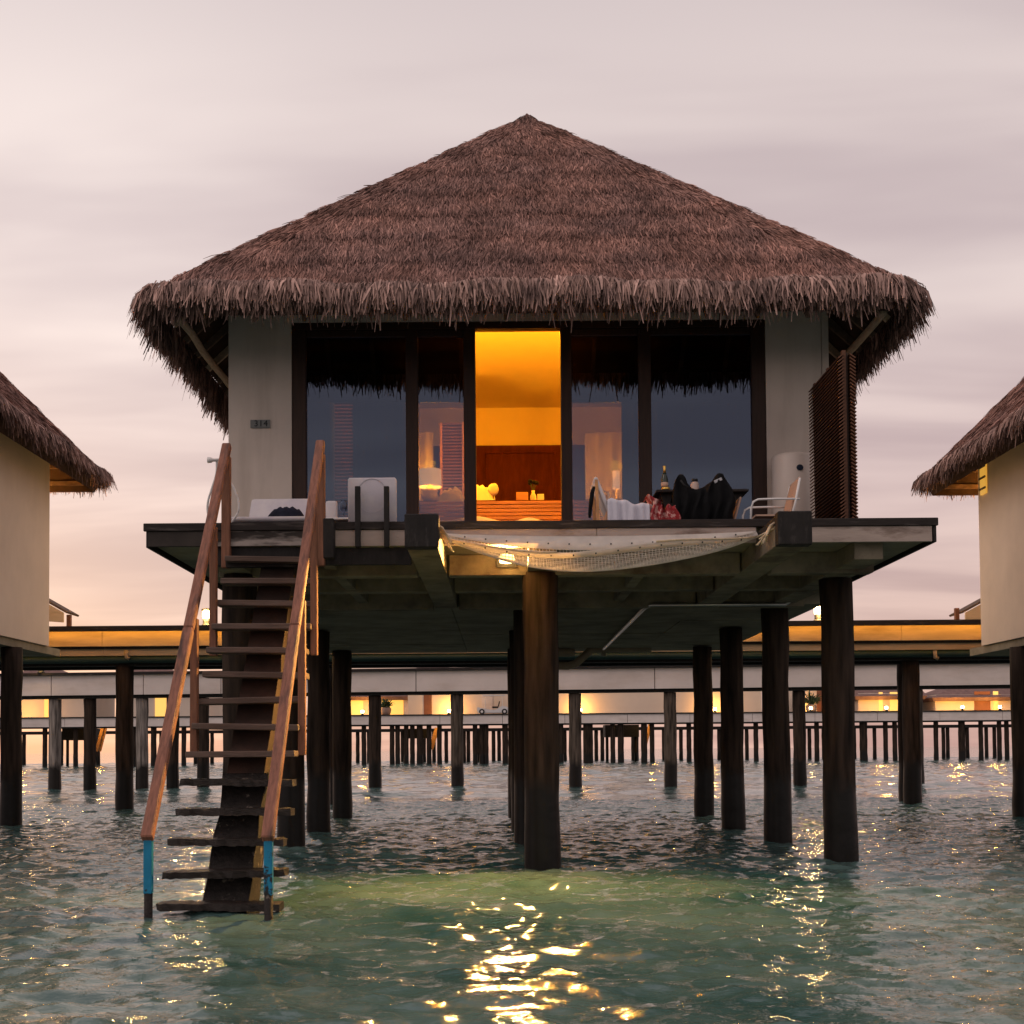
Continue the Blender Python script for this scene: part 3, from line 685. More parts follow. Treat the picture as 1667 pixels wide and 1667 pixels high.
# shower handset by the stairs
sh = thing('shower_hose', 'white shower handset with looping hose beside the top of the stairs', 'shower', P(355, 790, Y=14.12))
a = P(338, 749, Y=14.12); b = P(362, 749, Y=14.12)
MB().tube([a, a + (b - a) * .25, a + (b - a) * .35, b], [.034, .03, .018, .018], 10).build('handset', 'white_metal', sh, smooth=True)
hp = [(353, 752), (352, 772), (345, 795), (339, 815), (338, 832), (343, 850), (355, 861), (368, 858), (380, 846), (388, 832), (388, 815), (382, 797), (374, 783), (368, 772)]
pts = [P(x, y, Y=14.13 + .004 * i) for i, (x, y) in enumerate(hp)]
fine = []
for i in range(len(pts) - 1):
    p0 = pts[max(i - 1, 0)]; p1 = pts[i]; p2 = pts[i + 1]; p3 = pts[min(i + 2, len(pts) - 1)]
    for k in range(4):
        t = k / 4; fine.append(.5 * ((2 * p1) + (p2 - p0) * t + (2 * p0 - 5 * p1 + 4 * p2 - p3) * t * t + (3 * p1 - p0 - 3 * p2 + p3) * t ** 3))
MB().tube(fine + [pts[-1]], .0125, 7).build('hose', 'white_metal', sh, smooth=True)

# ------------------------------------------------------------------ overwater net
net = thing('hammock_net', 'white lounging net slung in front of the deck edge', 'net', (1.1, 13.4, 3.4))
nx0, nx1 = -.63, 2.81; ny0, ny1 = 13.945, 13.02
def netp(u, v):
    e = math.sin(PI * min(max(u, 0), 1)) ** .75
    x = nx0 + (nx1 - nx0) * u
    yfr = ny1 + .30 * (1 - e)                         # the front edge draws in towards the beams
    y = ny0 + (yfr - ny0) * v * (.25 + .75 * e if u < .5 else .25 + .75 * e)
    zb = 3.785 - .045 * e                              # back edge laced under the fascia
    zf = 3.69 - .235 * e ** 1.15
    sag = .31 * e * math.sin(PI * v ** .8) ** .9
    skew = -.07 * e * v * math.sin(2 * PI * u)
    return Vector((x, y, zb + (zf - zb) * v - sag + skew))
mb = MB(); nu, nv = 92, 30
def ribbon(mb, pts, wd, nrm):
    vs = []; fs = []
    for i, p in enumerate(pts):
        d = (pts[min(i + 1, len(pts) - 1)] - pts[max(i - 1, 0)]).normalized(); s_ = d.cross(nrm).normalized() * wd
        t_ = s_.cross(d).normalized() * wd * .8
        vs += [p - s_, p + s_ * .5 + t_, p + s_ * .5 - t_]
        if i:
            q = 3 * i
            fs += [(q - 3, q - 2, q + 1, q), (q - 2, q - 1, q + 2, q + 1), (q - 1, q - 3, q, q + 2)]
    mb.add(vs, fs)
for i in range(nu + 1):
    u = i / nu; ribbon(mb, [netp(u, .08 + .84 * j / 14) for j in range(15)], .0033, Vector((0, -.5, 1)))
for j in range(nv + 1):
    v = .08 + .84 * j / nv; ribbon(mb, [netp(i / 56, v) for i in range(57)], .0033, Vector((0, -.5, 1)))
kind(mb.build('netting', 'net', net, smooth=True), 'stuff')
for v0, v1 in ((0, .085), (.915, 1.0)):
    MB().grid(lambda u, v: netp(u, v0 + (v1 - v0) * v) + Vector((0, 0, .002)), 60, 2).build('hem', 'hem', net, smooth=True, solid=.004)
gm = None
for v in (.04, .955):
    for i in range(1, 15):
        p = netp(i / 15, v) + Vector((0, -.012, .004))
        if gm is None:
            o = MB().tube([(0, -.006, 0), (0, .006, 0)], .009, 8).build('grommet', 'dark_metal', net); gm = o.data; o.location = p
        else: link('grommet', gm, net, p)
for u0, u1, xe in ((0, .35, nx0 - .02), (1, .65, nx1 + .02)):
    pts = [Vector((xe, 13.12, 3.67))] + [netp(u0 + (u1 - u0) * k / 8, 1.0) + Vector((0, -.01, .012)) for k in range(9)]
    MB().tube(pts, .011, 6).build('rope', 'rope', net, smooth=True)
for xe, sg in ((nx0 - .01, 1), (nx1 + .01, -1)):
    for k in range(7):                                  # knotted rope ends
        y = 13.10 + .045 * k; z = 3.70 - .01 * k
        l = random.uniform(.08, .2)
        MB().tube([(xe - sg * .02, y, z + .03), (xe + sg * .03, y, z), (xe + sg * (.05 + random.uniform(0, .05)), y + random.uniform(-.03, .03), z - l * .5), (xe + sg * (.05 + random.uniform(0, .09)), y + random.uniform(-.04, .04), z - l)], [.012, .014, .009, .008], 5).build('rope_end', 'rope', net, smooth=True)

# lamp under the deck
lp = P(825, 910, Y=14.80)
dl = thing('deck_lamp', 'glowing bulkhead lamp under the deck behind the net', 'lamp', lp)
MB().box(lp.x - .12, lp.x + .12, 14.862, 14.886, lp.z - .09, lp.z + .09).build('back_plate', 'dark_metal', dl)
MB().lathe((lp.x, 14.80, lp.z - .055), [(.02, 0), (.085, .012), (.092, .05), (.08, .10), (.03, .115)], 14).build('globe', 'bulb', dl, smooth=True)
lamp('deck_lamp_light', (lp.x, 14.60, lp.z - .06), 3, (1, .52, .12), .09, dl)
sl_ = bpy.data.lights.new('deck_lamp_beam', 'SPOT'); sl_.energy = 2300; sl_.color = (1, .52, .13); sl_.spot_size = math.radians(132); sl_.spot_blend = .85; sl_.shadow_soft_size = .035
so_ = link('deck_lamp_beam', sl_, dl, (lp.x, 14.66, lp.z - .05)); so_.rotation_euler = Vector((-.05, -1, -.62)).to_track_quat('-Z', 'Y').to_euler()

# pipes under the floor
pp = thing('waste_pipe', 'pale waste pipe with elbows hanging under the bungalow floor', 'pipe', P(930, 1080, Y=26.5))
MB().tube([P(868, 1083, Y=26.6), P(925, 1084, Y=26.6), P(938, 1080, Y=26.6), P(962, 1058, Y=26.6), P(985, 1056, Y=26.6), P(1060, 1056, Y=26.6)], .085, 10).build('pipe_run', 'pvc', pp, smooth=True)
MB().tube([P(895, 1062, Y=26.2), P(928, 1062, Y=26.2), P(936, 1062, Y=26.2)], [.09, .09, .07], 10).build('pipe_stub', 'pvc', pp, smooth=True)
MB().tube([P(983, 1040, Y=26.6), P(983, 1068, Y=26.6)], .05, 8).build('drop_pipe', 'pvc', pp, smooth=True)
cd = thing('conduit', 'thin shiny conduit running back under the bungalow floor', 'conduit', (2.0, 18, 3.4))
a = P(1055, 986, Y=18.2)
MB().tube([P(1289, 952, Y=18.3), P(1288, 978, Y=18.3), P(1278, 984, Y=18.3), P(1060, 985, Y=18.3), a + Vector((-.02, .3, 0)), Vector((a.x - .02, 26.0, a.z))], .03, 7).build('conduit_run', 'steel', cd, smooth=True)

# ------------------------------------------------------------------ things on the deck
def cushion_mesh(x0, x1, y0, y1, z0, z1, rot=0, ax='X', bev=.03):
    mb = MB().box(x0, x1, y0, y1, z0, z1)
    if rot:
        c = Vector(((x0 + x1) / 2, (y0 + y1) / 2, z0)); R = Matrix.Rotation(rot, 3, ax)
        mb.v = [tuple(c + R @ (Vector(v) - c)) for v in mb.v]
    return mb
lo = thing('sun_lounger', 'low white cushioned lounger on the deck behind the stair rail', 'lounger', (-2.6, 15.0, DK))
MB().box(-3.10, -2.14, 14.32, 16.2, DK + .03, DK + .06).build('frame', 'deck_wood', lo)
for x, y in ((-3.05, 14.4), (-2.2, 14.4), (-3.05, 16.1), (-2.2, 16.1)): MB().box(x - .03, x + .03, y - .03, y + .03, DK, DK + .03).build('leg', 'deck_wood', lo)
cushion_mesh(-3.10, -2.12, 14.20, 15.1, DK + .062, DK + .12).build('seat_cushion', 'cushion', lo, bevel=.02, smooth=True)
cushion_mesh(-3.04, -2.16, 15.05, 15.19, DK + .10, DK + .62, -.62, 'X').build('back_cushion', 'cushion', lo, bevel=.05, smooth=True)
MB().bar((-3.0, 15.26, DK + .06), (-3.0, 15.62, DK + .48), .04, .03).build('back_frame', 'deck_wood', lo)
MB().bar((-2.2, 15.26, DK + .06), (-2.2, 15.62, DK + .48), .04, .03).build('back_frame', 'deck_wood', lo)

def crumple(name, c, sx_, sy_, h, material, parent=None, seed=0, n=20, lumps=9, solid=0):
    """heap of cloth: a lumpy dome with a ragged outline"""
    r2 = random.Random(seed); L = [(r2.uniform(-.7, .7), r2.uniform(-.7, .7), r2.uniform(.15, .4), r2.uniform(.4, 1)) for _ in range(lumps)]
    ph = [r2.uniform(0, 6.28) for _ in range(6)]
    def fn(u, v):
        a = 2 * PI * u; rad = v * (1 + .14 * math.sin(3 * a + ph[0]) + .10 * math.sin(5 * a + ph[1]) + .07 * math.sin(9 * a + ph[2]))
        x = rad * math.cos(a); y = rad * math.sin(a)
        z = math.tanh(sum(w_ * math.exp(-((x - lx) ** 2 + (y - ly) ** 2) / (2 * s_ * s_)) for lx, ly, s_, w_ in L) * 1.7) * (1 - v ** 5)
        z += .14 * math.sin(9 * x + ph[3]) * math.sin(8 * y + ph[4]) * (1 - v ** 3) + .04 * math.sin(19 * x + ph[5]) * (1 - v ** 3)
        return (c[0] + x * sx_, c[1] + y * sy_, c[2] + max(z, 0) * h)
    return MB().grid(fn, n, 8).build(name, material, parent, smooth=True, solid=solid)
tag(crumple('navy_cloth', (-2.42, 14.34, DK + .118), .21, .09, .12, 'navy_cloth', seed=4), 'crumpled dark navy cloth lying on the white lounger', 'cloth')

tb = thing('side_table', 'low side table beside the lounger with a wine glass on it', 'table', (-1.84, 14.75, DK))
MB().box(-2.06, -1.62, 14.5, 15.0, DK + .13, DK + .155).build('table_top', 'white_metal', tb, bevel=.006)
for x, y in ((-2.03, 14.53), (-1.65, 14.53), (-2.03, 14.97), (-1.65, 14.97)): MB().box(x - .015, x + .015, y - .015, y + .015, DK, DK + .13).build('leg', 'dark_metal', tb)
g = P(559, 838, Y=14.7); gz = DK + .156
wg = MB().lathe((g.x, 14.7, gz), [(.034, 0), (.034, .004), (.006, .01), (.005, .085), (.02, .10), (.04, .125), (.046, .16), (.042, .20), (.037, .23)], 14).build('wine_glass', 'glass', smooth=True)
tag(wg, 'clear wine glass standing on the low side table', 'glass')
sp = MB().box(-2.12, -1.98, 15.25, 15.35, DK, DK + .50).build('bolster', 'cushion', None, bevel=.03, smooth=True)
tag(sp, 'small pale bolster standing behind the wine glass table', 'cushion')

a = P(567, 779, Y=14.06); b = P(646, 853, Y=14.06)
cz = thing('square_cushion', 'square white seat cushion leaning on two dark uprights at the deck edge', 'cushion', (a.x + .27, 14.06, DK))
MB().box(a.x, b.x, 14.01, 14.09, DK + .006, a.z).build('pad', 'cushion', cz, bevel=.018, smooth=True)
cc = Vector(((a.x + b.x) / 2, 14.008, (DK + a.z) / 2 + .05))
MB().tube([cc + Vector((.17 * math.cos(t), 0, .19 * math.sin(t))) for t in np.linspace(0, 2 * PI, 30)], .004, 5).build('round_seam', 'cushion', cz)

# low chair seen from its side, towel over it
ch = thing('lounge_chair', 'low lounge chair with tilted back and a white towel over its seat', 'chair', (1.3, 14.8, DK))
def bp(x, y, Y): return P(x, y, Y=Y)
for Y in (14.55, 15.05):
    MB().tube([bp(967, 792, Y), bp(964, 803, Y), bp(962, 820, Y), bp(960, 838, Y), bp(960, 843, Y)], [.016, .024, .024, .02, .012], 8).build('arm_pad', 'neoprene', ch, smooth=True)
    MB().bar((1.12, Y, DK), (1.10, Y, 4.50), .035, .03, (1, 0, 0)).build('back_leg', 'slat_wood', ch)
    MB().bar((1.70, Y, DK), (1.70, Y, 4.20), .035, .03, (1, 0, 0)).build('front_leg', 'slat_wood', ch)
MB().bar((1.29, 14.8, 4.03), (1.085, 14.8, 4.53), .52, .05, (0, 1, 0)).build('back_pad', 'cushion', ch, bevel=.016, smooth=True)
MB().bar((1.22, 14.8, 4.0), (1.24, 14.8, 4.35), .50, .02, (0, 1, 0)).build('back_panel', 'peach', ch)
MB().box(1.26, 1.76, 14.54, 15.06, 4.13, 4.21).build('seat', 'cushion', ch, bevel=.02, smooth=True)
def tw(u, v):
    x = 1.22 + .48 * u; f_ = .035 * math.sin(u * 14) * (v - .25) + .012 * math.sin(u * 31 + 1)
    s = v * 1.05
    top = 4.235 + .03 * math.sin(u * 5.2 + .6) + .012 * math.sin(u * 17)
    if s < .45: return (x, 15.0 - s * 1.1, top + .01 * math.sin(s * 20))
    k = s - .45
    return (x + .03 * k * math.sin(u * 9), 14.50 - .02 * k - f_, top - k * .62)
tag(MB().grid(tw, 44, 20).build('towel', 'towel', None, smooth=True, solid=.012), 'white towel draped over the low lounge chair seat', 'towel')
def fl_(u, v):
    x = 1.68 + .30 * u + .06 * v; top = 4.27 + .045 * math.sin(u * 7 + 1) - .12 * u
    s = v
    if s < .35: return (x, 14.9 - s * 1.2, top + .03 * math.sin(u * 16 + s * 8))
    k = s - .35
    return (x + .03 * math.sin(k * 9 + u * 5), 14.48 - .03 * math.sin(u * 19) - .05 * k, top - k * .50 + .02 * math.sin(u * 16 + 3))
tag(MB().grid(fl_, 26, 18).build('floral_cloth', 'floral', None, smooth=True, solid=.01), 'red floral cloth hung beside the white towel', 'cloth')
rk = thing('drying_stool', 'low stool under the hanging red floral cloth', 'stool', (1.85, 14.75, DK))
MB().box(1.72, 2.02, 14.52, 14.95, 4.08, 4.115).build('seat', 'deck_wood', rk)
for x, y in ((1.74, 14.55), (2.0, 14.55), (1.74, 14.92), (2.0, 14.92)): MB().box(x - .018, x + .018, y - .018, y + .018, DK, 4.08).build('leg', 'deck_wood', rk)

# table with bottles
dt_ = thing('deck_table', 'dark wooden table on the deck with bottles standing on it', 'table', (2.5, 15.8, DK))
zt_ = P(1140, 797, Y=15.45).z; x0 = P(1068, 797, Y=15.45).x; x1 = P(1218, 797, Y=15.45).x
MB().box(x0, x1, 15.42, 16.2, zt_ - .035, zt_).build('table_top', 'deck_wood', dt_, bevel=.008)
MB().add([(x0 + .06, 15.5, zt_ - .036), (x1 - .02, 15.5, zt_ - .036), (x1 - .2, 15.5, zt_ - .20), (x0 + .12, 15.5, zt_ - .20), (x0 + .06, 16.1, zt_ - .036), (x1 - .02, 16.1, zt_ - .036), (x1 - .2, 16.1, zt_ - .20), (x0 + .12, 16.1, zt_ - .20)],
         [(0, 1, 2, 3), (7, 6, 5, 4), (0, 4, 5, 1), (1, 5, 6, 2), (2, 6, 7, 3), (3, 7, 4, 0)]).build('apron', 'black_wood', dt_)
for x, y in ((x0 + .2, 15.6), (x1 - .3, 15.6), (x0 + .2, 16.0), (x1 - .3, 16.0)): MB().box(x - .03, x + .03, y - .03, y + .03, DK, zt_ - .2).build('leg', 'black_wood', dt_)
bx_ = P(1082, 790, Y=15.6).x
bo = thing('champagne_bottle', 'dark champagne bottle with a gold foil neck on the deck table', 'bottle', (bx_, 15.6, zt_))
MB().lathe((bx_, 15.6, zt_), [(.04, 0), (.043, .02), (.043, .16), (.03, .21), (.016, .25)], 14).build('body', 'bottle_green', bo, smooth=True)
MB().lathe((bx_, 15.6, zt_ + .245), [(.018, 0), (.016, .04), (.017, .075), (.012, .085)], 12).build('foil', 'gold_foil', bo, smooth=True)
MB().lathe((bx_, 15.6, zt_ + .06), [(.0445, 0), (.0445, .06)], 14).build('paper_label', 'peach', bo, smooth=True)
MB().lathe((bx_ + .0, 15.5, zt_), [(.05, .0), (.055, .035)], 14).build('coaster', 'gold_foil', bo, smooth=True)
jx = P(1131, 790, Y=15.6).x
ja = thing('sunscreen_tub', 'cream plastic bottle with a black cap on the deck table', 'bottle', (jx, 15.6, zt_))
MB().lathe((jx, 15.6, zt_), [(.048, 0), (.052, .02), (.05, .10), (.035, .125)], 14).build('body', 'plastic_cream', ja, smooth=True)
MB().lathe((jx, 15.6, zt_ + .125), [(.038, 0), (.038, .035)], 14).build('cap', 'rubber', ja, smooth=True)

# dive jacket heap over a chair in front of the table
wc = thing('garden_chair', 'peach fabric chair under the black wetsuit in front of the table', 'chair', (2.55, 15.0, DK))
MB().box(2.12, 2.74, 14.95, 15.3, 4.14, 4.18).build('seat', 'peach', wc, bevel=.01)
MB().bar((2.74, 15.12, 4.02), (2.84, 15.12, 4.37), .34, .025, (0, 1, 0)).build('backrest', 'peach', wc, bevel=.008)
for x, y in ((2.14, 14.97), (2.72, 14.97), (2.14, 15.27), (2.72, 15.27)): MB().bar((x, y, DK), (x, y, 4.14), .03, .03).build('leg', 'slat_wood', wc)
prof = [(1095, 800), (1098, 783), (1104, 774), (1110, 774), (1115, 780), (1118, 789), (1124, 796), (1132, 799), (1143, 795), (1150, 790), (1158, 785), (1163, 776), (1168, 772), (1175, 773), (1178, 779), (1183, 787), (1190, 797), (1194, 812), (1193, 826), (1189, 842)]
pxs = [q[0] for q in prof]; pys = [q[1] for q in prof]
def suit(u, v):
    x = 1095 + 98 * u; yt = float(np.interp(x, pxs[:18], pys[:18]))
    s = v
    wob = 1.5 * math.sin(x * .31) + 1.2 * math.sin(x * .17 + 2)
    if s < .3:
        p = P(x, yt, Y=15.0); k = s / .3
        return (p.x, 15.20 - .30 * k, p.z - .10 * (1 - k) ** 2)
    k = (s - .3) / .7; q = P(x, yt, Y=14.9)
    zb = DK + .03 + .10 * max(0, math.sin((x - 1130) * .055)) ** 2 * (1 if x > 1120 else .3)
    return (q.x + .02 * math.sin(k * 8 + x * .1), 14.84 - .05 * math.sin(k * PI) - .028 * math.sin(x * .35 + 3 * k) - .004 * wob * k, q.z + (zb - q.z) * k)
su = thing('wetsuit', 'black wetsuit and dive jacket heaped over the chair by the table', 'wetsuit', (2.5, 15, DK))
MB().grid(suit, 60, 22).build('body', 'neoprene', su, smooth=True, solid=.02)
p = P(1169, 782, Y=14.80)
MB().bar(p + Vector((-.045, 0, -.02)), p + Vector((.045, 0, .02)), .012, .035, (0, 1, 0)).build('pale_badge', 'logo_pale', su, bevel=.004)
pz = P(1108, 790, Y=14.80)
MB().tube([pz + Vector((.0, 0, .06)), pz + Vector((.04, -.01, .0)), pz + Vector((.09, 0, -.03))], .012, 6).build('hose', 'rubber', su, smooth=True)
bk = crumple('dark_bag', (1.98, 14.62, DK), .13, .14, .26, 'navy_cloth', seed=9)
tag(bk, 'small dark bag slumped between the floral cloth and the black wetsuit', 'bag')

# white tube armchair
ac = thing('tube_armchair', 'white tubular armchair in front of the water heater', 'chair', (3.1, 14.7, DK))
for Y, dx in ((14.5, 0), (15.0, 0)):
    pts = [P(1222, 862, Y=14.5), P(1223, 826, Y=14.5), P(1226, 817, Y=14.5), P(1234, 813, Y=14.5), P(1262, 812, Y=14.5), P(1302, 812, Y=14.5)]
    pts = [Vector((q.x, Y, q.z)) for q in pts]; pts[0].z = DK
    MB().tube(pts, .013, 8).build('arm_tube', 'white_metal', ac, smooth=True)
    a = Vector((P(1284, 850, Y=14.5).x, Y, DK)); b_ = Vector((P(1302, 775, Y=14.5).x, Y, P(1302, 778, Y=14.5).z))
    MB().tube([a, a.lerp(b_, .5) + Vector((.01, 0, 0)), b_], .014, 8).build('back_tube', 'white_metal', ac, smooth=True)
a = Vector((P(1280, 845, Y=14.75).x, 14.75, 4.10)); b_ = Vector((P(1295, 785, Y=14.75).x, 14.75, P(1295, 783, Y=14.75).z))
MB().bar(a, b_, .46, .02, (0, 1, 0)).build('back_sling', 'peach', ac, bevel=.006)
MB().box(P(1224, 850, Y=14.75).x, P(1284, 850, Y=14.75).x, 14.53, 14.97, 4.06, 4.08).build('seat_sling', 'peach', ac)

# water heater
hx = P(1291, 800, Y=16.40).x; hz = P(1291, 741, Y=16.40).z
wh = thing('water_heater', 'pale beige cylindrical water heater standing against the right wall', 'water heater', (hx, 16.4, DK))
MB().lathe((hx, 16.40, DK + .06), [(.25, 0), (.268, .02), (.268, hz - DK - .11), (.255, hz - DK - .075), (.20, hz - DK - .06)], 36).build('tank', 'heater', wh, smooth=True)
MB().lathe((hx, 16.40, DK), [(.2, 0), (.2, .06)], 20).build('plinth', 'dark_metal', wh)
p = P(1295, 761, Y=16.13)
lg = MB().lathe((0, 0, 0), [(.045, 0), (.045, .006)], 20)
lg.v = [(hx + .03 + v[0], 16.40 - math.sqrt(.2745 ** 2 - (v[0] + .03) ** 2) - v[2], p.z + v[1] * .85) for v in lg.v]
lg.build('oval_badge', 'logo_blue', wh)

# ------------------------------------------------------------------ inside the lit room
WARM = (1.0, .34, .008)
pn = thing('wood_panelling', 'dark red-brown wooden wall panel at the back of the lit room', 'panelling', (.3, 23.3, DK))
zt2 = P(840, 725, Y=23.3).z
MB().box(-1.6, 2.2, 23.30, 23.39, DK, zt2).build('panel', 'room_wood', pn)
zi = P(840, 735, Y=23.26).z
for a, b in ((P(790, 735, Y=23.26).x, P(905, 735, Y=23.26).x),):
    MB().box(a, b, 23.27, 23.299, zi - .03, zi).build('rail', 'room_wood', pn, bevel=.006); MB().box(a, a + .03, 23.27, 23.299, DK, zi - .031).build('stile', 'room_wood', pn, bevel=.006)
    MB().box(b - .03, b, 23.27, 23.299, DK, zi - .031).build('stile', 'room_wood', pn, bevel=.006)
db = thing('daybed', 'daybed with a slatted wooden back just inside the open door', 'daybed', (.3, 18, DK))
z0 = P(840, 815, Y=18.1).z; bx0 = P(684, 815, Y=18.1).x; bx1 = P(968, 815, Y=18.1).x
for k in range(9):
    z = z0 - .005 - k * .055
    MB().box(bx0, bx1, 18.10, 18.13, z - .043, z).build('slat', 'slat_wood', db, bevel=.004)
for x in np.linspace(bx0 + .03, bx1 - .03, 5): MB().box(x - .03, x + .03, 18.132, 18.18, DK, z0 - .005).build('post', 'room_wood', db)
MB().box(bx0, bx1, 17.15, 18.08, DK + .05, DK + .44).build('base', 'slat_wood', db)
for x in (bx0 + .06, bx1 - .06): MB().box(x - .04, x + .04, 17.2, 17.3, DK, DK + .05).build('foot', 'slat_wood', db)
def mt(u, v):
    x = bx0 + .02 + (bx1 - bx0 - .04) * u; y = 17.16 + .9 * v
    return (x, y, DK + .60 + .06 * math.exp(-((u - .30) / .12) ** 2) + .03 * math.exp(-((u - .62) / .05) ** 2) + .012 * math.sin(u * 23) - .16 * (v < .02))
MB().grid(mt, 50, 10).build('mattress', 'linen', db, smooth=True, solid=.14)
cs_ = thing('console', 'dark console table behind the slatted daybed', 'table', (.3, 19.3, DK))
zc_ = P(840, 814, Y=19.05).z - .01
MB().box(bx0 - .3, bx1 + .5, 19.0, 19.6, zc_ - .05, zc_).build('table_top', 'room_wood', cs_)
for x in (bx0 - .2, bx1 + .4): MB().box(x - .04, x + .04, 19.05, 19.55, DK, zc_ - .05).build('leg', 'room_wood', cs_)
def at(px, Y=19.2): return P(px, 800, Y=Y).x
def table_lamp(px, py_top, py_bot, hw, Y, label, power, baseprof, z0_):
    x = P(px, 780, Y=Y).x; zt = P(px, py_top, Y=Y).z; zb = P(px, py_bot, Y=Y).z; s_ = Y / F_PX
    t = thing('table_lamp', label, 'lamp', (x, Y, z0_))
    r = hw * s_
    MB().lathe((x, Y, 0), [(r * 1.02, zb), (r * .98, zt)], 24).v
    mb = MB(); n = 24
    for i in range(n):
        a0, a1 = 2 * PI * i / n, 2 * PI * (i + 1) / n
        mb.add([(x + r * math.cos(a0), Y + r * math.sin(a0), zb), (x + r * math.cos(a1), Y + r * math.sin(a1), zb), (x + .96 * r * math.cos(a1), Y + .96 * r * math.sin(a1), zt), (x + .96 * r * math.cos(a0), Y + .96 * r * math.sin(a0), zt)], [(0, 1, 2, 3)])
    mb.build('lamp_shade', 'shade', t, smooth=True)
    hh = zb - z0_
    MB().lathe((x, Y, z0_), [(q * r, h * hh) for q, h in baseprof], 14).build('lamp_base', 'ceramic', t, smooth=True)
    if power: lamp('table_lamp_light', (x, Y, zt + .06), power, WARM, .10, t)
    return t
table_lamp(700, 765, 793, 19, 19.2, 'table lamp with a glowing square-sided shade seen through the glass left of the door', 210,
           [(.45, 0), (.55, .1), (.8, .35), (.62, .6), (.75, .75), (.3, .92), (.12, 1.25)], zc_)
table_lamp(1003, 767, 796, 6, 19.2, 'slim glowing table lamp seen through the glass right of the door', 170, [(.9, 0), (.9, .08), (.3, .15), (.3, 1.3)], zc_)
fill_strip = MB().box(-.75, 1.25, 17.30, 17.34, 7.24, 7.28).build('unseen_fill_strip', 'strip', house)  # unseen strip and point lights added above the door to brighten the room
for x in (-.5, .25, 1.0): lamp('unseen_fill_light', (x, 17.60, 7.25), 170, WARM, .06, house)

sph = lambda c, rx, ry, rz, n=14: MB().grid(lambda u, v: (c[0] + rx * math.cos(2 * PI * u) * math.sin(PI * v), c[1] + ry * math.sin(2 * PI * u) * math.sin(PI * v), c[2] - rz * math.cos(PI * v)), n, 9)
x = at(783); tag(crumple('yellow_pillow', (x, 19.25, zc_), .24, .15, .26, 'linen', seed=13), 'pale crumpled pillow on the console just inside the left of the door', 'pillow')
x = at(803); z = P(803, 797, Y=19.2).z
sh2 = thing('shell_ornament', 'pale round shell ornament on a thin stand behind the daybed', 'ornament', (x, 19.2, zc_))
so = MB().grid(lambda u, v: (x + .085 * math.cos(2 * PI * u) * math.sin(PI * v) * (1.15 if .1 < u < .2 else 1), 19.2 + .05 * math.sin(2 * PI * u) * math.sin(PI * v), z - .095 * math.cos(PI * v) + (.03 if .08 < u < .18 else 0) * math.sin(PI * v)), 18, 9)
so.build('shell', 'linen', sh2, smooth=True); MB().tube([(x, 19.2, zc_), (x, 19.2, z - .09)], .008, 6).build('stand', 'dark_metal', sh2)
x = at(868); vz = zc_
va = thing('flower_vase', 'small vase of dark flowers on the console in the doorway', 'vase', (x, 19.2, vz))
MB().lathe((x, 19.2, vz), [(.04, 0), (.05, .03), (.045, .10), (.02, .15), (.028, .18)], 14).build('vase', 'ceramic', va, smooth=True)
for k in range(5):
    a = 2 * PI * k / 5; q = (x + .055 * math.cos(a), 19.2 + .05 * math.sin(a), vz + .30 + .02 * (k % 2))
    MB().tube([(x, 19.2, vz + .16), q], .006, 5).build('stem', 'plant', va); sph(q, .035, .035, .03, 10).build('bloom', 'neoprene', va, smooth=True)
x = at(850); MBX = MB().box(x - .09, x + .09, 19.15, 19.3, vz, vz + .15).build('tissue_box', 'slat_wood', None, bevel=.006); tag(MBX, 'small wooden box on the console left of the flower vase', 'box')
x = at(880); MBX = MB().box(x - .05, x + .05, 19.2, 19.28, vz, vz + .13).build('picture_stand', 'linen', None, bevel=.004); tag(MBX, 'small pale frame on the console right of the flower vase', 'frame')
x = at(735, 18.6); tag(crumple('bed_pillow', (x, 18.75, zc_ - .25), .25, .16, .36, 'linen', seed=17), 'pale heap of pillows behind the glass left of the door', 'pillow')
for (pa, pb, lb) in ((486, 668, 'wide dark sheet added behind the upper left window'), (1050, 1234, 'wide dark sheet added behind the window above the bottles'), (678, 760, 'dark sheet added behind the upper glass left of the door'), (927, 1046, 'dark sheet added behind the upper glass right of the door')):
    bx0_, bx1_ = P(pa, 600, Y=16.98).x, P(pb, 600, Y=16.98).x; zb_ = P(pa, 652, Y=16.98).z
    t = thing('window_dark_sheet', lb, 'dark_sheet', ((bx0_ + bx1_) / 2, 16.98, zb_), 'dark sheets added behind the front windows')
    MB().grid(lambda u, v: (bx0_ + (bx1_ - bx0_) * u, 16.98 + .012 * math.sin(v * 24), zb_ + (7.03 - zb_) * v), 4, 60).build('cloth', 'dark_sheet', t, smooth=True, solid=.004)  # dark sheet added to keep room light out of the upper glass
    MB().box(bx0_, bx1_, 16.965, 16.995, zb_ - .03, zb_ - .002).build('bottom_bar', 'frame_wood', t)
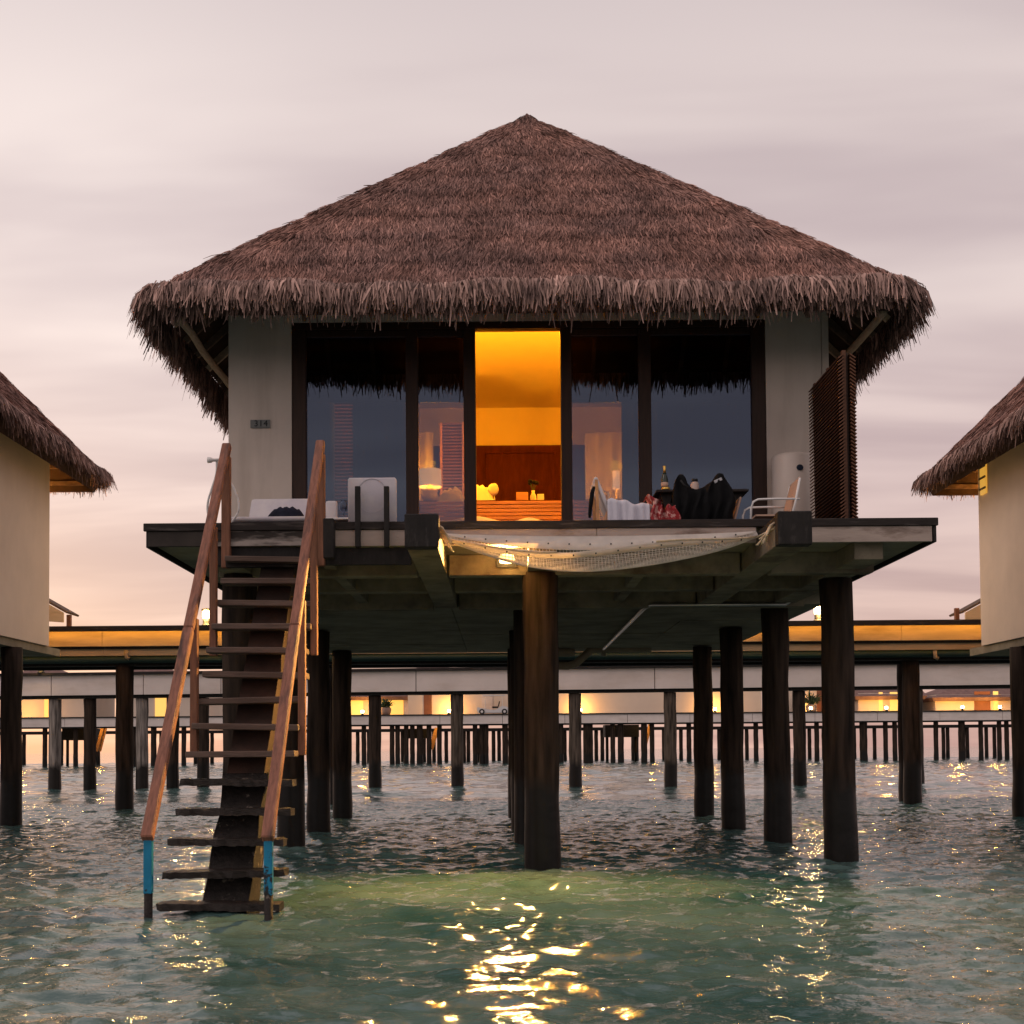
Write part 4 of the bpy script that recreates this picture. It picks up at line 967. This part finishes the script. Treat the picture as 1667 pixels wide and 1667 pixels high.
# louvred shutters inside the room
def shutter(px0, px1, pyt, Y, label):
    x0, x1 = P(px0, 700, Y=Y).x, P(px1, 700, Y=Y).x; zt = P(px0, pyt, Y=Y).z
    t = thing('louvre_shutter', label, 'shutter', ((x0 + x1) / 2, Y, DK), 'louvred shutters in the room')
    MB().box(x0, x1, Y + .02, Y + .035, DK, zt).build('backing', 'room_wood', t)
    for x in (x0, x1 - .04): MB().box(x, x + .04, Y - .02, Y + .018, DK, zt).build('stile', 'slat_wood', t)
    n = int((zt - DK) / .052); o0 = None
    for k in range(n):
        if o0 is None:
            o0 = MB().bar((x0 + .042, Y, 0), (x1 - .042, Y, 0), .045, .010, (0, 1, .8)).build('slat', 'louvre_wood', t); o0.location = (0, 0, DK + .05)
        else: link('slat', o0.data, t, (0, 0, DK + .05 + k * .052))
    return t
shutter(540, 580, 640, 18.3, 'brown louvred shutter seen between the curtains of the left window')
shutter(716, 756, 688, 20.2, 'brown louvred shutter behind the glass left of the door')
# curtains
def curtain(px0, px1, Y, material, label, amp=.03, freq=26, ztop=7.0):
    x0, x1 = P(px0, 700, Y=Y).x, P(px1, 700, Y=Y).x
    o = MB().grid(lambda u, v: (x0 + (x1 - x0) * u, Y + amp * math.sin(u * (x1 - x0) * freq) + amp * .5 * math.sin(u * (x1 - x0) * freq * .43 + 1), DK + .01 + (ztop - DK) * v), max(12, int((x1 - x0) * 40)), 2).build('curtain', material, None, smooth=True, solid=.005)
    return tag(o, label, 'curtain', 'curtains behind the front windows')
curtain(484, 544, 17.05, 'curtain', 'grey-blue curtain at the left edge of the left window')
curtain(574, 668, 17.05, 'curtain', 'grey-blue curtain at the right of the left window behind the square cushion')
curtain(1012, 1052, 17.05, 'curtain', 'narrow grey-blue curtain right of the slim table lamp')
curtain(1048, 1236, 17.12, 'curtain', 'wide grey-blue curtain behind the window by the bottles')
curtain(676, 705, 19.9, 'curtain_pale', 'pale curtain behind the glowing lamp left of the door', ztop=6.4)
curtain(952, 1012, 20.4, 'curtain_pale', 'pale curtain behind the glass right of the door', ztop=6.5)

# ------------------------------------------------------------------ neighbouring bungalows
def neighbour(side, xw, xe, ylab, zb, zeave, label):
    """side = +1: wall faces right (house on the left), -1: mirrored"""
    yr = 26.6; t = thing('water_bungalow', label, 'bungalow', (xw - side * 4, 22, 0), 'neighbouring bungalows')
    X = lambda a: xw - side * a
    xs = sorted((X(0), X(8.0)))
    MB().box(xs[0], xs[1], yr - 9.0, yr, zb, zeave + .78).build('wall', 'plaster_n', t)
    q = sorted((X(-.05), X(8.0)))
    MB().box(q[0] + .1, q[1] - .1, yr - 12, yr + .8, zb - .16, zb - .004).build('floor_slab', 'soffit_conc', t)
    e = sorted((xe, xe - side * 9.7)); y1 = 28.05
    cx = (e[0] + e[1]) / 2
    hip_roof(t, e[0], e[1], y1 - 9.7, y1, zeave + .42, (cx, y1 - 4.85, zeave + .42 + 5.0), zeave, dens=.75, side_dens=.5, faces=(1, 2) if side > 0 else (3, 2), rafters=False, seed=11 + side)
    roof = [c for c in t.children if c.name.startswith('roof')][0]
    for z, yy in ((zeave + .10, y1 - .55), (zeave + .38, y1 - .95)):
        f = sorted((xe - side * .25, xe - side * 2.5)); MB().box(f[0], f[1], yy - .03, yy + .03, z, z + .09).build('rafter', 'rafter_wood', roof)
    for x, y in ((X(.12), 24.9), (X(.12), 20.5), (X(3.9), 24.9)): pile(x, y, zb - .17, .2, t, seed=int(x * 3 + y))
    # porch lamp round the corner, lighting the underside of the eave
    lx = X(1.0); MB().lathe((lx, yr + .10, 6.55), [(.03, 0), (.06, .03), (.06, .13), (.03, .16)], 10).build('porch_lamp', 'bulb_far', t, smooth=True)
    lamp('porch_lamp_light', (lx, yr + .28, 6.65), 75, (1, .42, .06), .06, t)
    return t
nl = neighbour(1, -9.50, -8.62, 0, 3.64, 7.12, 'thatched bungalow with a plain cream wall cut off by the left edge')
nr = neighbour(-1, 10.05, 9.18, 0, 3.50, 6.90, 'thatched bungalow with a plain cream wall cut off by the right edge')
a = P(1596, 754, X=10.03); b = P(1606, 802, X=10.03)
wv = thing('wall_glow_patch', 'small glowing barred vent on the wall of the right-hand bungalow', 'patch', (10.03, (a.y + b.y) / 2, b.z))
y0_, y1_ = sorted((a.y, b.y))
MB().box(10.01, 10.045, y0_, y1_, b.z, a.z).build('glow_panel', 'patch_glow', wv)  # emissive panel stands in for an orange spot of light on the wall
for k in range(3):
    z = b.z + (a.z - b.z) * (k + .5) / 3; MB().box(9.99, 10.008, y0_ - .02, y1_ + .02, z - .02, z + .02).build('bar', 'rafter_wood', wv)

# ------------------------------------------------------------------ jetties behind
def lantern(loc, label, s=1.0, power=30, material='bulb', group='lanterns along the jetties', col=(1, .60, .2)):
    t = thing('jetty_lantern', label, 'lantern', loc, group); x, y, z = loc
    MB().lathe((x, y, z), [(.13 * s, 0), (.13 * s, .03 * s), (.10 * s, .05 * s), (.10 * s, .17 * s)], 12).build('base', 'dark_metal', t, smooth=False)
    MB().lathe((x, y, z + .172 * s), [(.10 * s, 0), (.115 * s, .06 * s), (.115 * s, .16 * s), (.09 * s, .20 * s)], 12).build('globe', material, t, smooth=True)
    MB().lathe((x, y, z + .374 * s), [(.14 * s, 0), (.13 * s, .04 * s), (.04 * s, .06 * s)], 12).build('cap', 'dark_metal', t)
    if power: lamp('lantern_light', (x, y - .20 * s, z + .27 * s), power, col, .08, t)
    return t

Z1 = 4.41
w1 = thing('jetty', 'near wooden jetty with a warmly lit fascia running behind the bungalows', 'jetty', (0, 31.5, 0))
MB().box(-24, 24, 30.22, 33.2, Z1 - .07, Z1).build('walkway_slab', 'deck_wood', w1)
MB().box(-24, 24, 30.18, 30.218, Z1 - .125, Z1 + .004).build('lip_board', 'deck_wood', w1)
for k in range(10):
    a = -24 + k * 4.8; MB().box(a, a + 4.79, 30.46, 30.52, Z1 - .46, Z1 - .072).build('fascia_board', 'walk_fascia', w1)
MB().box(-24, 24, 30.52, 30.60, Z1 - .52, Z1 - .46).build('shadow_gap', 'black_wood', w1)
for k in range(10):
    a = -24 + k * 4.8; MB().box(a, a + 4.795, 30.58, 30.68, Z1 - .68, Z1 - .522).build('under_beam', 'walk_fascia', w1)
MB().tube([(-24, 30.62, Z1 - .78), (24, 30.62, Z1 - .78)], .085, 10).build('service_pipe', 'green_pipe', w1, smooth=True)
MB().box(-24, 24, 30.72, 30.95, Z1 - .92, Z1 - .69).build('bearer', 'black_wood', w1)
MB().box(-24, 24, 32.3, 32.5, Z1 - .9, Z1 - .07).build('bearer', 'black_wood', w1)
for x, y in ((-9.18, 30.9), (9.97, 31.0), (-4.3, 33.0), (-19, 31), (19.5, 31), (10.35, 32.6)): pile(x, y, Z1 - .7, .21, w1, 'pile', seed=int(x * 5))
for px in (205, 1522):
    p = P(px, 1070, Y=30.5); MB().tube([p + Vector((0, 0, .16)), p + Vector((.01, 0, 0)), p + Vector((.08, 0, -.03))], .05, 7).build('pipe_bracket', 'pvc', w1, smooth=True)
MB().box(-24, 24, 30.25, 30.285, Z1 - .112, Z1 - .08).build('rope_light', 'strip', w1)
lantern((-7.08, 30.45, Z1 + .005), 'glowing lantern on the near jetty just left of the stair handrail', 1.0, 170)
lantern((7.61, 30.45, Z1 + .005), 'glowing lantern on the near jetty beside the front right pile', 1.0, 170)
for sg, x, lab in ((1, -10.2, 'small lit gable roof end above the jetty beside the left bungalow'), (-1, 10.75, 'small lit gable roof end above the jetty beside the right bungalow')):
    t = thing('gate_roof', lab, 'roof', (x, 31.5, Z1), 'gate roofs over the jetty'); xa = x - sg * 1.2
    pa = (80, 103) if sg > 0 else (1597, 1572)
    q = [P(pa[0] - sg * 25, 970, Y=31.0), P(pa[1], 997, Y=31.0), P(pa[1], 1013, Y=31.0), P(pa[0] - sg * 25, 1010, Y=31.0)]
    MB().add(q + [v + Vector((0, .06, 0)) for v in q], [(0, 1, 2, 3), (7, 6, 5, 4), (0, 4, 5, 1), (1, 5, 6, 2), (2, 6, 7, 3), (3, 7, 4, 0)]).build('gable_board', 'walk_fascia', t)
    MB().bar(q[0] + Vector((0, .6, .04)), q[1] + Vector((sg * .03, .6, .02)), .9, .05, (0, 1, 0)).build('roof_slab', 'rafter_wood', t)
    MB().box(x - sg * .5 - .05, x - sg * .5 + .05, 31.3, 31.4, Z1, Z1 + .4).build('post', 'post_wood', t)

# second jetty: white concrete panels, slightly askew
w2 = thing('jetty', 'middle jetty faced with pale concrete panels on slim round piles', 'jetty', (0, 47, 0))
def y2(x): return 47.0 - .085 * x
Z2 = 4.45
def skew_box(x0, x1, d0, d1, z0, z1):
    return MB().add([(x0, y2(x0) + d0, z0), (x1, y2(x1) + d0, z0), (x1, y2(x1) + d1, z0), (x0, y2(x0) + d1, z0), (x0, y2(x0) + d0, z1), (x1, y2(x1) + d0, z1), (x1, y2(x1) + d1, z1), (x0, y2(x0) + d1, z1)],
                    [(0, 3, 2, 1), (4, 5, 6, 7), (0, 1, 5, 4), (1, 2, 6, 5), (2, 3, 7, 6), (3, 0, 4, 7)])
skew_box(-40, 40, -.12, 2.6, Z2 - .10, Z2).build('walkway_slab', 'deck_wood', w2)
xx = -40.0; r3 = random.Random(3)
while xx < 40:
    wd = r3.choice((2.2, 3.0, 3.6, 4.4)); skew_box(xx, min(xx + wd - .03, 40), 0, .12, Z2 - .86, Z2 - .105).build('panel', 'white_conc', w2); xx += wd
skew_box(-40, 40, .14, .5, Z2 - .98, Z2 - .11).build('bearer', 'black_wood', w2)
for i, (px, g_) in enumerate([(89, 1), (146, 0), (206, 0), (231, 1), (281, 0), (330, 0), (610, 0), (744, 2), (936, 2), (1091, 2), (1301, 0), (1492, 2)]):
    b0 = P(px, 1283, Z=0); x = b0.x * (y2(b0.x) + .4) / b0.y
    for _ in range(3): x = (px - PPX) / F_PX * (y2(x) + .4)
    cyl_rough(x, y2(x) + .42, -.8, Z2 - .99, .235, 12, i).build('pile', ('pile', 'pile_grey', 'pile_mid')[g_], w2, smooth=True)
x = (68 - PPX) / F_PX * 48.6; lantern((x, y2(x) - .02, Z2 + .005), 'glowing lantern on the middle jetty at the far left', 1.15, 20)

# third jetty, far: many thin piles
Y3 = 122.0; Z3 = P(818, 1162, Y=Y3).z
w3 = thing('jetty', 'far jetty on a thicket of thin dark piles with villas along it', 'jetty', (0, Y3, 0))
MB().box(-85, 85, Y3 - .1, Y3 + 7, Z3 - .12, Z3).build('walkway_slab', 'deck_wood', w3)
xx = -84.0
while xx < 84: MB().box(xx, xx + 5.96, Y3, Y3 + .2, Z3 - .95, Z3 - .13).build('panel', 'white_conc', w3); xx += 6
MB().box(-85, 85, Y3 + .25, Y3 + .8, Z3 - 1.1, Z3 - .2).build('bearer', 'black_wood', w3)
front = [73, 123, 218, 250, 299, 592, 638, 647, 661, 671, 683, 698, 715, 773, 784, 791, 822, 913, 955, 961, 997, 1010, 1048, 1061, 1121, 1230, 1329, 1405, 1441, 1456, 1523, 1565, 1596, 1626, 1638]
rear = [32, 39, 100, 155, 160, 236, 262, 318, 345, 582, 600, 655, 690, 706, 726, 755, 762, 778, 803, 812, 830, 870, 900, 919, 930, 970, 980, 1030, 1036, 1080, 1108, 1140, 1170, 1178, 1215, 1317, 1340, 1365, 1390, 1423, 1466, 1490, 1535, 1542, 1574, 1605, 1618, 1650]
wide = {955: .36, 1405: .38, 683: .30, 1010: .30, 1048: .30, 1565: .34, 250: .28, 822: .28}
for i, px in enumerate(front):
    x = (px - PPX) / F_PX * (Y3 + .7); cyl_rough(x, Y3 + .7, -.8, Z3 - 1.0, wide.get(px, .235), 8, i).build('pile', 'pile', w3, smooth=True)
for i, px in enumerate(rear):
    x = (px - PPX) / F_PX * (Y3 + 22); cyl_rough(x, Y3 + 22, -.8, Z3 - 1.0, .22, 8, i).build('pile', 'pile', w3, smooth=True)
MB().box(-85, 85, Y3 + 21.6, Y3 + 22.4, Z3 - 1.35, Z3 - 1.0).build('bearer', 'black_wood', w3)

def fx(px, Y): return P(px, 1160, Y=Y).x
def fz(py, Y, px=818):
    return P(px, py, Y=Y).z
def villa(px0, px1, pyt, pye, apx, label, Y=126.0, door=None, doors=(), ridge=0.0, group='far villas'):
    """small far villa: wall box, hip thatch, door recess"""
    x0, x1 = fx(px0, Y), fx(px1, Y); cx = (x0 + x1) / 2; ze = fz(pye, Y, (px0 + px1) / 2); zt = fz(pyt, Y + 4, (px0 + px1) / 2)
    t = thing('villa', label, 'villa', (cx, Y + 4, Z3), group)
    MB().box(x0 + .5, x1 - .5, Y + .6, Y + 9, Z3, ze + .3).build('wall', 'far_wall', t)
    ax = fx(apx, Y + 4); rg_ = ridge / 2
    MB().add([(x0, Y, ze), (x1, Y, ze), (x1, Y + 9.5, ze), (x0, Y + 9.5, ze), (ax - rg_, Y + 4.7, zt), (ax + rg_, Y + 4.7, zt), (x0 + .2, Y + .2, ze - .35), (x1 - .2, Y + .2, ze - .35), (x1 - .2, Y + 9.3, ze - .35), (x0 + .2, Y + 9.3, ze - .35)],
             [(0, 1, 5, 4), (1, 2, 5), (2, 3, 4, 5), (3, 0, 4), (0, 6, 7, 1), (1, 7, 8, 2), (2, 8, 9, 3), (3, 9, 6, 0), (9, 8, 7, 6)]).build('roof', 'far_roof', t)
    for (a, b, mm) in doors:
        MB().box(fx(a, Y), fx(b, Y), Y + .52, Y + .598, Z3 + .002, Z3 + 2.0).build('door' if mm != 'far_glow' else 'lit_panel', mm, t)
    return t
villa(5, 150, 1082, 1122, 60, 'far villa with a glowing wall behind the lantern at the far left', doors=((69, 79, 'far_glow'),), ridge=2)
villa(195, 345, 1084, 1122, 240, 'far villa with a glowing door seen just left of the stairs', doors=((250, 268, 'far_glow'),), ridge=3)
villa(540, 668, 1098, 1134, 600, 'far villa with a grey eave behind the potted plant', doors=((566, 590, 'far_glow'), (632, 656, 'far_glow'), (658, 664, 'white_conc')), ridge=2)
villa(1392, 1510, 1105, 1133, 1450, 'far villa with a lit door between the two right-hand piles', doors=((1434, 1440, 'far_glow'), (1452, 1466, 'far_glow')), ridge=5)
villa(1518, 1680, 1103, 1135, 1620, 'far villa with a dark door and glowing panels at the far right', doors=((1590, 1616, 'far_door'), (1621, 1629, 'far_glow')), ridge=5)
def blank(px0, px1, label, Y=125.5, doors=(), h=3.6):
    x0, x1 = fx(px0, Y), fx(px1, Y); t = thing('villa', label, 'villa', ((x0 + x1) / 2, Y, Z3), 'far villas')
    MB().box(x0, x1, Y, Y + 5, Z3, Z3 + h).build('wall', 'far_wall', t)
    MB().add([(x0 - .5, Y - .5, Z3 + h), (x1 + .5, Y - .5, Z3 + h), (x1 + .5, Y + 5.5, Z3 + h), (x0 - .5, Y + 5.5, Z3 + h), ((x0 + x1) / 2, Y + 2.5, Z3 + h + 2.6)], [(0, 1, 4), (1, 2, 4), (2, 3, 4), (3, 0, 4), (3, 2, 1, 0)]).build('roof', 'far_roof', t)
    for (a, b, mm) in doors: MB().box(fx(a, Y), fx(b, Y), Y - .05, Y - .002, Z3 + .002, Z3 + 2.6).build('door', mm, t)
    return t
blank(664, 745, 'far pale villa with a narrow brown door beside the central pile', doors=((690, 703, 'far_door'),))
blank(752, 860, 'far pale villa behind the parked buggy', doors=((784, 802, 'white_conc'),))
blank(905, 1240, 'long blank far villa wall with a warm wash of light', h=3.6)
blank(1303, 1345, 'far villa with a brown door behind the palm plant', doors=((1330, 1344, 'far_door'),))

lan = [(22, 1158), (590, 1158), (731, 1159), (945, 1156), (1164, 1153), (1320, 1152), (1443, 1153), (1567, 1151), (1628, 1149)]
lab = ['far left edge', 'left of the potted plant', 'left of the parked buggy', 'right of the front central pile', 'between the right-hand house piles', 'below the palm plant', 'in front of the villa with the lit door', 'in front of the far right villa', 'at the right edge by the lit panel']
for i, ((px, py), lb) in enumerate(zip(lan, lab)):
    x = fx(px, Y3 + 1); lantern((x, Y3 + 1.0, Z3 + .004), 'small far lantern on the far jetty, ' + lb, 1.25, 0, 'bulb_far')
    lamp('lantern_light', (x, Y3 + 2.4, Z3 + .5), 330, (1, .46, .08), .15, [o for o in bpy.data.objects if o.name.startswith('jetty_lantern')][-1])

def potted(px, py_top, Y, label, palm=False, seed=0):
    x = fx(px, Y); r4 = np.random.default_rng(seed); t = thing('potted_plant', label, 'plant', (x, Y, Z3), 'potted plants on the far jetty')
    MB().lathe((x, Y, Z3), [(.38, 0), (.5, .25), (.55, .6), (.46, .75)], 12).build('pot', 'terracotta', t, smooth=True)
    n = 150; hgt = fz(py_top, Y, px) - Z3 - .7
    a = r4.random(n) * 2 * PI; el = r4.uniform(.25, 1.4, n)
    d = np.stack([np.cos(a) * np.cos(el), np.sin(a) * np.cos(el), np.sin(el)], 1)
    rt = np.tile(np.array([[x, Y, Z3 + .7]]), (n, 1)) + d * r4.uniform(0, hgt * .45, n)[:, None]
    sd = unit(np.cross(d, r4.normal(size=(n, 3))))
    f = blades('foliage', rt, d, sd, np.cross(d, sd), r4.uniform(.35, .8, n) * hgt * .6, r4.uniform(.06, .14, n), np.zeros(n), 'plant', t, droop=.2)
    MB().tube([(x, Y, Z3 + .6), (x + .05, Y, Z3 + .7 + hgt * .4)], .05, 6).build('stem', 'rafter_wood', t)
potted(628, 1128, Y3 + 2, 'bushy potted plant on the far jetty left of the central piles', seed=1)
potted(1321, 1116, Y3 + 2, 'palm-like potted plant on the far jetty at the right', True, seed=2)

# buggy parked on the far jetty
bgx = fx(803, Y3 + 2.2); by = Y3 + 2.2
bg_ = thing('golf_buggy', 'white golf buggy parked on the far jetty by the central piles', 'buggy', (bgx, by, Z3))
h0 = Z3 + .18
MB().add([(bgx - 1.55, by - .6, h0 + .18), (bgx - 1.4, by - .6, h0), (bgx + 1.5, by - .6, h0), (bgx + 1.55, by - .6, h0 + .45), (bgx + .9, by - .6, h0 + .62), (bgx + .2, by - .6, h0 + .22), (bgx - .6, by - .6, h0 + .28), (bgx - 1.5, by - .6, h0 + .5),
          (bgx - 1.55, by + .6, h0 + .18), (bgx - 1.4, by + .6, h0), (bgx + 1.5, by + .6, h0), (bgx + 1.55, by + .6, h0 + .45), (bgx + .9, by + .6, h0 + .62), (bgx + .2, by + .6, h0 + .22), (bgx - .6, by + .6, h0 + .28), (bgx - 1.5, by + .6, h0 + .5)],
         [tuple(range(8)), tuple(range(15, 7, -1))] + [(i, (i + 1) % 8, (i + 1) % 8 + 8, i + 8) for i in range(8)]).build('body', 'cart_white', bg_, bevel=.03)
for x in (-1.1, 1.1):
    for y in (-.6, .6):
        wheel = MB().tube([(bgx + x, by + y - .1, Z3 + .27), (bgx + x, by + y + .1, Z3 + .27)], .27, 14).build('wheel', 'rubber', bg_, smooth=False)
        MB().tube([(bgx + x, by + y - .12, Z3 + .27), (bgx + x, by + y + .12, Z3 + .27)], .13, 10).build('rim', 'white_metal', wheel)
MB().box(bgx - .1, bgx + .5, by - .5, by + .5, h0 + .45, h0 + .6).build('seat', 'rubber', bg_, bevel=.03); MB().bar((bgx + .5, by, h0 + .6), (bgx + .62, by, h0 + 1.1), 1.0, .1, (0, 1, 0)).build('backrest', 'rubber', bg_, bevel=.03)
for x in (-.8, .95):
    for y in (-.52, .52): MB().tube([(bgx + x, by + y, h0 + .4), (bgx + x * .9, by + y, h0 + 1.62)], .025, 6).build('roof_post', 'white_metal', bg_)
MB().box(bgx - 1.0, bgx + 1.2, by - .6, by + .6, h0 + 1.62, h0 + 1.7).build('roof', 'cart_white', bg_, bevel=.03)

# low decks with lit ladders under the far villas
for (a, b, t0, t1, lx, lb) in ((101, 152, 1186, 1205, 163, 'dark landing with a lit ladder under the far left villas'), (655, 700, 1187, 1202, 706, 'dark landing with a lit ladder under the far jetty behind the potted plant'), (985, 1040, 1180, 1200, 1054, 'dark landing with a lit ladder under the far jetty right of the front central pile')):
    Y = Y3 + 12; t = thing('boat_landing', lb, 'landing', (fx((a + b) / 2, Y), Y, 0), 'landings under the far jetty')
    MB().box(fx(a, Y), fx(b, Y), Y, Y + 3, fz(t1, Y, a), fz(t0, Y, a)).build('platform', 'black_wood', t)
    p0 = P(lx - 6, t1 + 18, Y=Y - .4); p1 = P(lx + 4, t0 - 2, Y=Y - .4)
    for dx in (-.0, .55): MB().bar(p0 + Vector((dx * .3, dx, 0)), p1 + Vector((dx * .3, dx, 0)), .12, .3, (0, 1, 0)).build('ladder_rail', 'slat_wood', t)
    for x in (a + 4, b - 4): MB().tube([(fx(x, Y), Y + 1, -.8), (fx(x, Y), Y + 1, fz(t1, Y, a))], .16, 8).build('leg', 'pile', t, smooth=True)
    lamp('landing_light', (fx(lx + 8, Y), Y - 2, fz(t0, Y, a)), 110, (1, .5, .08), .1, t)
